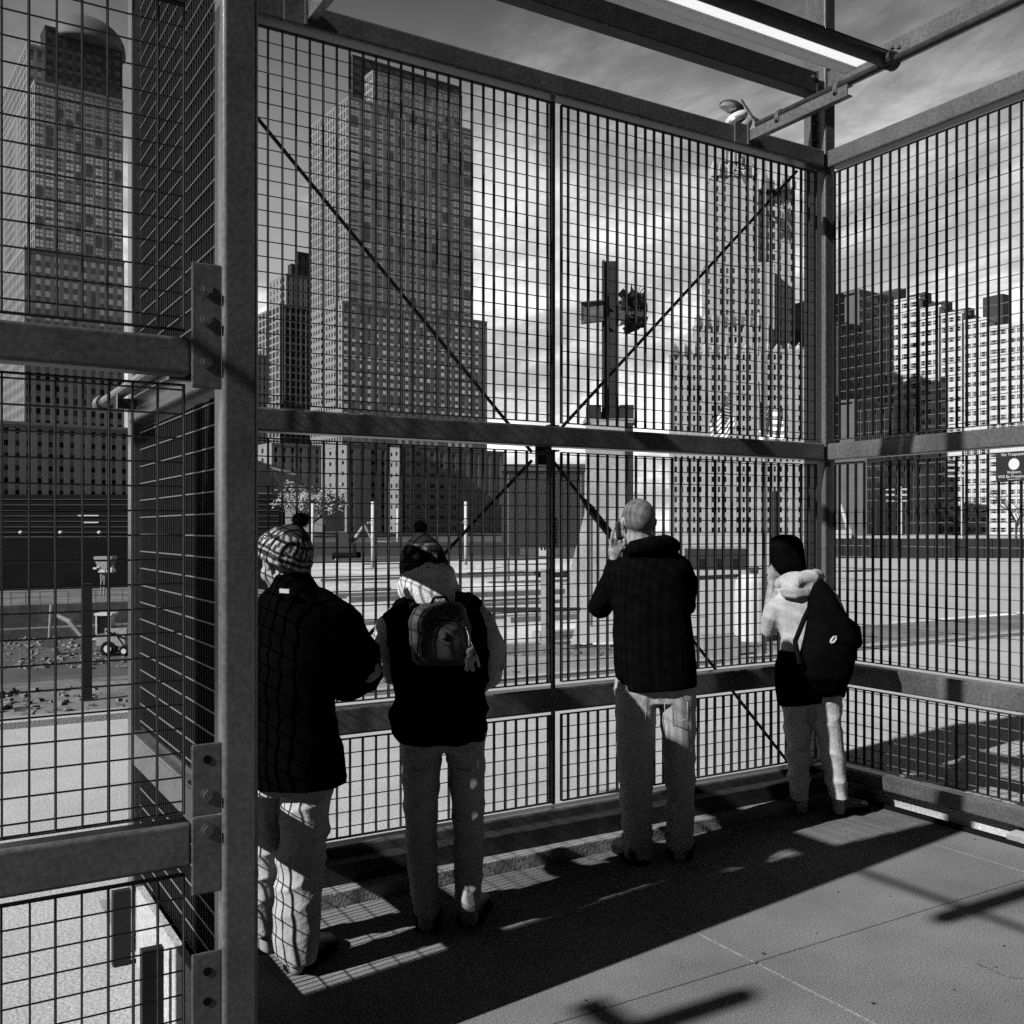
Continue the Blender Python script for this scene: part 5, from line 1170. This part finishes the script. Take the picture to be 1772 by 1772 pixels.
mb = MB(); mb.prism([((66-186)*q, .9), ((92-186)*q, .9), ((86-186)*q, 2.8), ((70-186)*q, 2.8)], (1136-1122)*q, (1136-1112)*q); mb.build('bucket', darksteel, r, origin=(0, 0, 0))
mb = MB(); mb.tube([P_(182, 1092, .3), P_(216, 1106, .3)], 1.6*q, 6); mb.tube([P_(196, 1094, .35), P_(214, 1120, .35)], 1.3*q, 6); mb.build('lift_arm', blackm, r, origin=(0, 0, 0))
mb = MB(); mb.tube([P_(204, 1070, 1.5), P_(204, 1090, 1.5)], 1.0*q, 6); mb.build('exhaust', darksteel, r, origin=(0, 0, 0))
for xx, rr_ in ((186, 13), (214, 9)): mb = MB(); mb.tube([((xx-186)*q, -.06, rr_*q), ((xx-186)*q, .02, rr_*q)], rr_*q*.5, 14); mb.build('hub', whitep, r, origin=(0, 0, 0))
d_ = (EYE-zP)*FPX/(1106-HY); a_ = at(-60, 1106, d_); b_ = at(44, 1100, d_); rr_ = empty('pit_slab', tuple(a_), -YAW, 'long pale slab lying in the pit at the far left', 'slab'); mb = MB()
mb.box(0, (b_-a_).length, 0, 4, 0, .6); mb.build('body', palem2, rr_, origin=(0, 0, 0))
ra = onY(-60, 1040, 204); rb_ = onY(300, 1040, 204); rr_ = empty('pit_railing', (ra.x, 204, -12.09), 0, 'pale railing along the rock terrace in the pit, beyond the near left fence', 'railing'); mb = MB()
for k in range(16):
    mb = MB(); xx = k*(rb_.x-ra.x)/15; mb.box(xx, xx+.22, 0, .22, 0, 2.3); mb.build('rail_post', greyp, rr_, origin=(0, 0, 0))
for z in (1.2, 2.2): mb = MB(); mb.box(0, rb_.x-ra.x, .05, .16, z, z+.12); mb.build('rail', greyp, rr_, origin=(0, 0, 0))
# low dark glass blocks at the foot of the towers, beyond the pit
r = empty('low_block', tuple(at(-80, 947, 262)), -YAW, 'low black glass block at the foot of the domed tower', 'building'); mb = MB(); q = 262/FPX
mb.box(0, 560*q, 2, 9, 0, 92*q); mb.build('wall', blackm, r, origin=(0, 0, 0)); mb = MB()
for k in range(9): mb.box(.05, 560*q-.05, 1.7, 1.98, (k+.6)*92*q/9.6, (k+.75)*92*q/9.6)
mb.build('ledges', stoneC, r, origin=(0, 0, 0))
for (px, py, w_) in ((130, 893, 36), (140, 905, 26)):
    a_ = at(px, py, 261.5); mb = MB(); mb.box((px+80)*q, (px+80+w_)*q, 1.6, 1.69, (947-py)*q, (947-py+2)*q); mb.build('lit_sign', whitep, r, origin=(0, 0, 0))
# rubble along the dirt strip and in the pit
mb = MB(); rr3 = random.Random(11)
for k in range(2100):
    if k < 1650: x = rr3.uniform(-7, 13) if k % 3 else rr3.uniform(-5, 1.5); y = rr3.uniform(9.9, 12.4); s = rr3.uniform(.012, .06)*(1.25 if x < 1 else .8); z = -.14
    else:
        c_ = pit(rr3.uniform(-20, 215), rr3.uniform(1060, 1160)); x, y, z = c_.x, c_.y, zP; s = rr3.uniform(.12, .5)
    rot = Matrix.Rotation(rr3.uniform(0, 6), 3, 'Z'); pts = []
    for sx4, sy4, sz4 in ((-1,-1,0),(1,-1,0),(1,1,0),(-1,1,0),(-1,-1,1),(1,-1,1),(1,1,1),(-1,1,1)):
        v_ = rot @ Vector((sx4*s*rr3.uniform(.5, 1), sy4*s*rr3.uniform(.5, 1), sz4*s*rr3.uniform(.4, 1.0))); pts.append((x+v_.x, y+v_.y, z+v_.z))
    mb.add(pts, [(0,3,2,1),(4,5,6,7),(0,1,5,4),(1,2,6,5),(2,3,7,6),(3,0,4,7)])
tag(mb.build('rubble', mat('broken_concrete', .22, .95, 0, .3, 2)), 'loose broken concrete strewn over the dirt and pit', None, None, 'stuff')
# low kerb line at the end of the pavement
mb = MB(); mb.box(-40, 60, 9.43, 9.75, -.3, .02); top(mb.build('kerb', kerbm), 'long grey kerb where the bright pavement ends at the dirt', 'kerb')
mb = MB(); mb.box(-40, 60, 9.30, 9.40, -.0118, .045); top(mb.build('kerb', concm), 'narrow white upstand in front of the long grey kerb', 'kerb')

# ---- trees
def tree(px, py, z, hpx, label, leaves, spread, seed, wid=1.0, lm=None):
    d_ = (EYE-z)*FPX/(py-HY); b_ = at(px, py, d_); r = empty('tree', tuple(b_), 0, label, 'tree'); q = d_/FPX; H_ = hpx*q; rr = random.Random(seed); mb = MB(); tips = []
    def grow(p, dv, ln, rad, lv):
        e = p + dv*ln; mb.tube([p, (p+e)/2 + Vector((rr.uniform(-.05, .05)*ln,)*3), e], [rad, rad*.85, rad*.65], 6 if lv < 2 else 4)
        if lv >= 4: tips.append(e); return
        for k in range(3 if lv else 5):
            nd = (dv + Vector((rr.gauss(0, spread), rr.gauss(0, spread), rr.uniform(-.1, .35)))).normalized(); grow(e if k % 2 else p + dv*ln*rr.uniform(.55, 1), nd, ln*rr.uniform(.55, .8), rad*.58, lv+1)
    grow(Vector((0, 0, 0)), Vector((0, 0, 1)), H_*.36, H_*.018, 0); mb.build('trunk', barkm, r, origin=(0, 0, 0))
    if leaves:
        lb = MB(); ls = H_*.022
        for k in range(leaves):
            c_ = tips[rr.randrange(len(tips))] + Vector((rr.gauss(0, 1), rr.gauss(0, 1), rr.gauss(0, .8)))*H_*.05; a_ = Vector((rr.gauss(0, 1), rr.gauss(0, 1), rr.gauss(0, 1))).normalized()*ls; b2 = a_.orthogonal().normalized()*ls*.6
            k0 = len(lb.v); lb.v += [tuple(c_-a_), tuple(c_+b2), tuple(c_+a_), tuple(c_-b2)]; lb.f.append((k0, k0+1, k0+2, k0+3))
        tag(lb.build('crown', lm or leafm, r, origin=(0, 0, 0)), kind='stuff')
tree(540, 955, -.9, 140, 'pale leafy tree standing behind the striped bobble hat', 1500, .85, 3, lm=mat('pale_sunlit_leaf', .42, .6))
tree(1668, 945, -.1, 100, 'bare tree in front of the white office building, the left of two', 0, .6, 5)
tree(1758, 950, -.1, 130, 'bare tree in front of the white office building, at the frame edge', 0, .6, 8)
# light poles in the right part
for n_, (px, pb, pt, lab) in enumerate(((1560, 930, 842, 'thin light pole with a cluster of white lamps before the dark shade blocks'), (1664, 930, 800, 'thin light pole with lamp cluster before the white office building'))):
    d_ = 80; b_ = at(px, pb, d_); r = empty('lamp_pole', (b_.x, b_.y, -.1), -YAW, lab, 'light pole'); ORG[r.name] = Vector((0, 0, 0)); q = d_/FPX; H_ = EYE+.1+(HY-pt)*q
    mb = MB(); mb.tube([(0, 0, 0), (0, 0, H_)], .05, 8); mb.build('pole', whitep, r, origin=(0, 0, 0))
    for i in range(2):
        for k in range(3):
            mb = MB(); x = (-.9 + i*1.1); z = H_ - 1.1 + k*.45; mb.box(x-.30, x+.30, -.12, .12, z-.09, z+.07); mb.build('lamp', whitep, r, origin=(0, 0, 0))
    mb = MB(); mb.box(-1.25, .6, -.02, .02, H_-1.2, H_-1.16); mb.box(-1.25, .6, -.02, .02, H_-.75, H_-.71); mb.build('crossbar', greyp, r, origin=(0, 0, 0))
# crane boom on the far right edge of the fence corner
c0_, c1_2 = ground(1476, 960, -.1), at(1456, 872, 66); r = empty('crane_truck', tuple(c0_), -YAW, 'white crane truck with raised boom, just right of the corner column', 'crane'); q = 66/FPX
mb = MB(); mb.box(-.9, .6, 0, 1.8, .35, 1.15); mb.box(-.9, -.1, 0, 1.8, 1.15, 1.75); mb.build('body', whitep, r, origin=(0, 0, 0))
for xx in (-.6, .3): mb = MB(); mb.tube([(xx, -.05, .3), (xx, .25, .3)], .3, 12); mb.build('wheel', blackm, r, origin=(0, 0, 0))
mb = MB(); mb.tube([(.2, .8, 1.1), (-.62, .8, 3.6)], [.20, .11], 8); mb.build('boom', whitep, r, origin=(0, 0, 0))
# street lamps and vehicles along the far rim (left)
for n_, px in enumerate((36, 105, 172)):
    b_ = at(px, 947, 250); o = MB(); o.tube([(b_.x, b_.y, -.05), (b_.x, b_.y, .8)], .15, 6); o.ell((b_.x, b_.y, 1.0), (.55, .55, .45), 10, 6); top(o.build('globe_lamp', whitep), ['leftmost', 'middle', 'rightmost'][n_] + ' of three white globe lamps along the far rim of the pit', 'lamp', 'globe lamps on the pit rim')
r, wl, h = far_box('long white bus parked along the far rim of the pit', 'bus', 'parked_bus', 46, 99, 941, 950, 250, 2.4, whitep)
mb = MB(); mb.box(wl*.08, wl, -.05, -.003, h*.25, h*.75); mb.build('window_band', dglass, r, origin=(0, 0, 0))
for xx in (.15, .8): mb = MB(); mb.tube([(wl*xx, -.1, 0), (wl*xx, .2, 0)], .45, 12); mb.build('wheel', blackm, r, origin=(0, 0, 0))
r = empty('crushing_plant', tuple(at(177, 1010, 205)), -YAW, 'pale hopper machine on a narrow leg standing before the dark pit wall', 'machine'); q = 205/FPX
def hx(x): return (x-177)*q
mb = MB(); rings = []
for (x0, x1, y) in ((170, 184, 985), (166, 188, 975), (162, 193, 967), (162, 193, 963)): rings.append([Vector((hx(x0), 0, (1010-y)*q)), Vector((hx(x1), 0, (1010-y)*q)), Vector((hx(x1), 3, (1010-y)*q)), Vector((hx(x0), 3, (1010-y)*q))])
mb.ring_loft(rings); mb.build('hopper', greyp, r, origin=(0, 0, 0))
mb = MB(); rrh = random.Random(2)
for k in range(16): c_ = Vector((hx(rrh.uniform(164, 190)), rrh.uniform(0, 2), (1010-rrh.uniform(976, 992))*q)); s_2 = rrh.uniform(.2, .7); mb.box(c_.x-s_2, c_.x+s_2, c_.y-s_2, c_.y+s_2, c_.z-s_2*.5, c_.z+s_2*.5)
mb.build('machinery', whitep, r, origin=(0, 0, 0))
for (a, b) in (((172, 985), (171, 1046)), ((178, 985), (176, 1046)), ((170, 998), (178, 992)), ((172, 1008), (181, 984)), ((183, 982), (196, 974))):
    mb = MB(); mb.tube([(hx(a[0]), 1, (1010-a[1])*q), (hx(b[0]), 1, (1010-b[1])*q)], .16, 6); mb.build('strut', greyp, r, origin=(0, 0, 0))

# ornate crown and torn sheeting on the pale skyscraper
t = LX[4]; mb = MB(); rrc = random.Random(9)
for x, y, h0 in [(1237 + 8.5*k, 297, (5 if k % 3 == 0 else 2.6)) for k in range(9)] + [(1256 + 7.5*k, 273, (6 if k % 2 == 0 else 3)) for k in range(6)] + [(1317 + 9*k, 320, (4 if k % 2 else 2.5)) for k in range(7)] + [(1208 + 15*k, 556, 3) for k in range(8)] + [(1167 + 18*k, 606, 2.5) for k in range(13)]:
    p = at(x, y, 330 if y < 500 else (322 if y < 600 else 314)); w = .9; h = h0; mb = MB()
    mb.box(p.x-w, p.x+w, p.y-w, p.y+w, p.z-1.5, p.z+h*.4); mb.add([(p.x-w*.9, p.y-w*.9, p.z+h*.4+.01), (p.x+w*.9, p.y-w*.9, p.z+h*.4+.01), (p.x+w*.9, p.y+w*.9, p.z+h*.4+.01), (p.x-w*.9, p.y+w*.9, p.z+h*.4+.01), (p.x, p.y, p.z+h)], [(0, 3, 2, 1), (0, 1, 4), (1, 2, 4), (2, 3, 4), (3, 0, 4)])
    o = mb.build('pinnacle', limestone); o.parent = t; o.matrix_parent_inverse = Matrix.LocRotScale(t.location, t.rotation_euler, None).inverted()
mb = MB()
for k in range(9):
    p = at(rrc.uniform(1272, 1302), rrc.uniform(276, 322), rrc.uniform(318, 322)); s = rrc.uniform(1.2, 2.6)
    a_ = Vector((rrc.gauss(0, 1), rrc.gauss(0, .5), rrc.gauss(0, 1))).normalized()*s; b2 = Vector((rrc.gauss(0, 1), rrc.gauss(0, .5), rrc.gauss(0, 1))).normalized()*s*.7; n3 = a_.cross(b2).normalized()*.1
    mb.add([p-a_-b2, p+a_-b2*.5, p+a_*.6+b2, p-a_+b2, p-a_-b2+n3, p+a_-b2*.5+n3, p+a_*.6+b2+n3, p-a_+b2+n3], [(0,1,2,3),(7,6,5,4),(0,4,5,1),(1,5,6,2),(2,6,7,3),(3,7,4,0)])
o = mb.build('torn_sheeting', whitep); o.parent = t; o.matrix_parent_inverse = Matrix.LocRotScale(t.location, t.rotation_euler, None).inverted()

# low upstands, timbers and debris across the pale slab
rk = random.Random(21); mb = MB()
for k in range(34):
    py = 970 + 180*(k/34)**1.3; d_ = (EYE+.9)*FPX/(py-HY); p = at(rk.uniform(470, 1150), py, d_); L_ = rk.uniform(1.0, 7.0)*d_/25; h = rk.uniform(.05, .22); mb.box(p.x, p.x+L_, p.y, p.y+.35, -.905, -.9+h)
tag(mb.build('low_upstands', kerbm), kind='stuff')
for nm, m_, n, s0, s1, seed in (('dark_debris', rustm, 340, .03, .20, 31), ('pale_debris', palem2, 700, .03, .22, 32), ('timber_debris', kerbm, 420, .03, .14, 33)):
    mb = MB(); rr = random.Random(seed)
    for k in range(n):
        py = 948 + 200*rr.random()**1.5; px = rr.uniform(450, 1310)
        if py > 985 and (px < 700 or rr.random() < .45): continue; d_ = (EYE+.9)*FPX/(py-HY); p = at(px, py, d_)
        s = rr.uniform(s0, s1)*(.4+d_/40); lx = s*(rr.uniform(1, 7) if rr.random() < .5 else 1); h = s*rr.uniform(.3, 1.2); a = rr.uniform(-.6, .6) if rr.random() < .6 else rr.uniform(0, 3); ca, sa = cos(a), sin(a)
        pts = [(p.x + ca*u - sa*v, p.y + sa*u + ca*v, z) for z in (-.905, -.9+h) for u, v in ((-lx, -s), (lx, -s), (lx*rr.uniform(.7, 1), s), (-lx, s*rr.uniform(.6, 1)))]
        mb.add(pts, [(0,3,2,1),(4,5,6,7),(0,1,5,4),(1,2,6,5),(2,3,7,6),(3,0,4,7)])
    tag(mb.build(nm, m_), None, None, None, 'stuff')
# cables sagging between the white posts
cb = empty('site_cable', (0, 0, 0), 0, 'thin dark cables sagging between the white marker posts', 'cable'); ORG[cb.name] = Vector((0, 0, 0))
for (xa, ya, xb, yb, d_) in ((541, 905, 645, 900, 62), (645, 900, 806, 902, 62), (806, 905, 1022, 900, 60), (541, 925, 806, 922, 62)):
    a_, b_ = at(xa, ya, d_), at(xb, yb, d_); mb = MB(); mb.tube([a_.lerp(b_, k/10) - Vector((0, 0, .35*sin(pi*k/10))) for k in range(11)], .018, 5); mb.build('cable', rustm, cb)
# excavator near the white posts
r = empty('excavator', tuple(ground(600, 968, -.9)), -YAW, 'small excavator with raised pale boom beyond the first two marker posts', 'excavator'); q = ((EYE+.9)*FPX/(968-HY))/FPX
mb = MB(); mb.box(-20*q, 10*q, 0, 2.2, .5, 1.4); mb.box(-16*q, 2*q, .2, 1.4, 1.4, 2.3); mb.build('body', darksteel, r, origin=(0, 0, 0))
for yy in (-.1, 1.9): mb = MB(); mb.tube([(-24*q, yy, .3), (18*q, yy, .3)], .3, 10); mb.build('track', blackm, r, origin=(0, 0, 0))
mb = MB(); mb.tube([(4*q, 1, 1.6), (12*q, 1, 36*q), (28*q, 1, 60*q)], [.20, .22, .14], 8); mb.tube([(28*q, 1, 60*q), (46*q, 1, 24*q)], [.14, .1], 8); mb.build('boom', greyp, r, origin=(0, 0, 0))
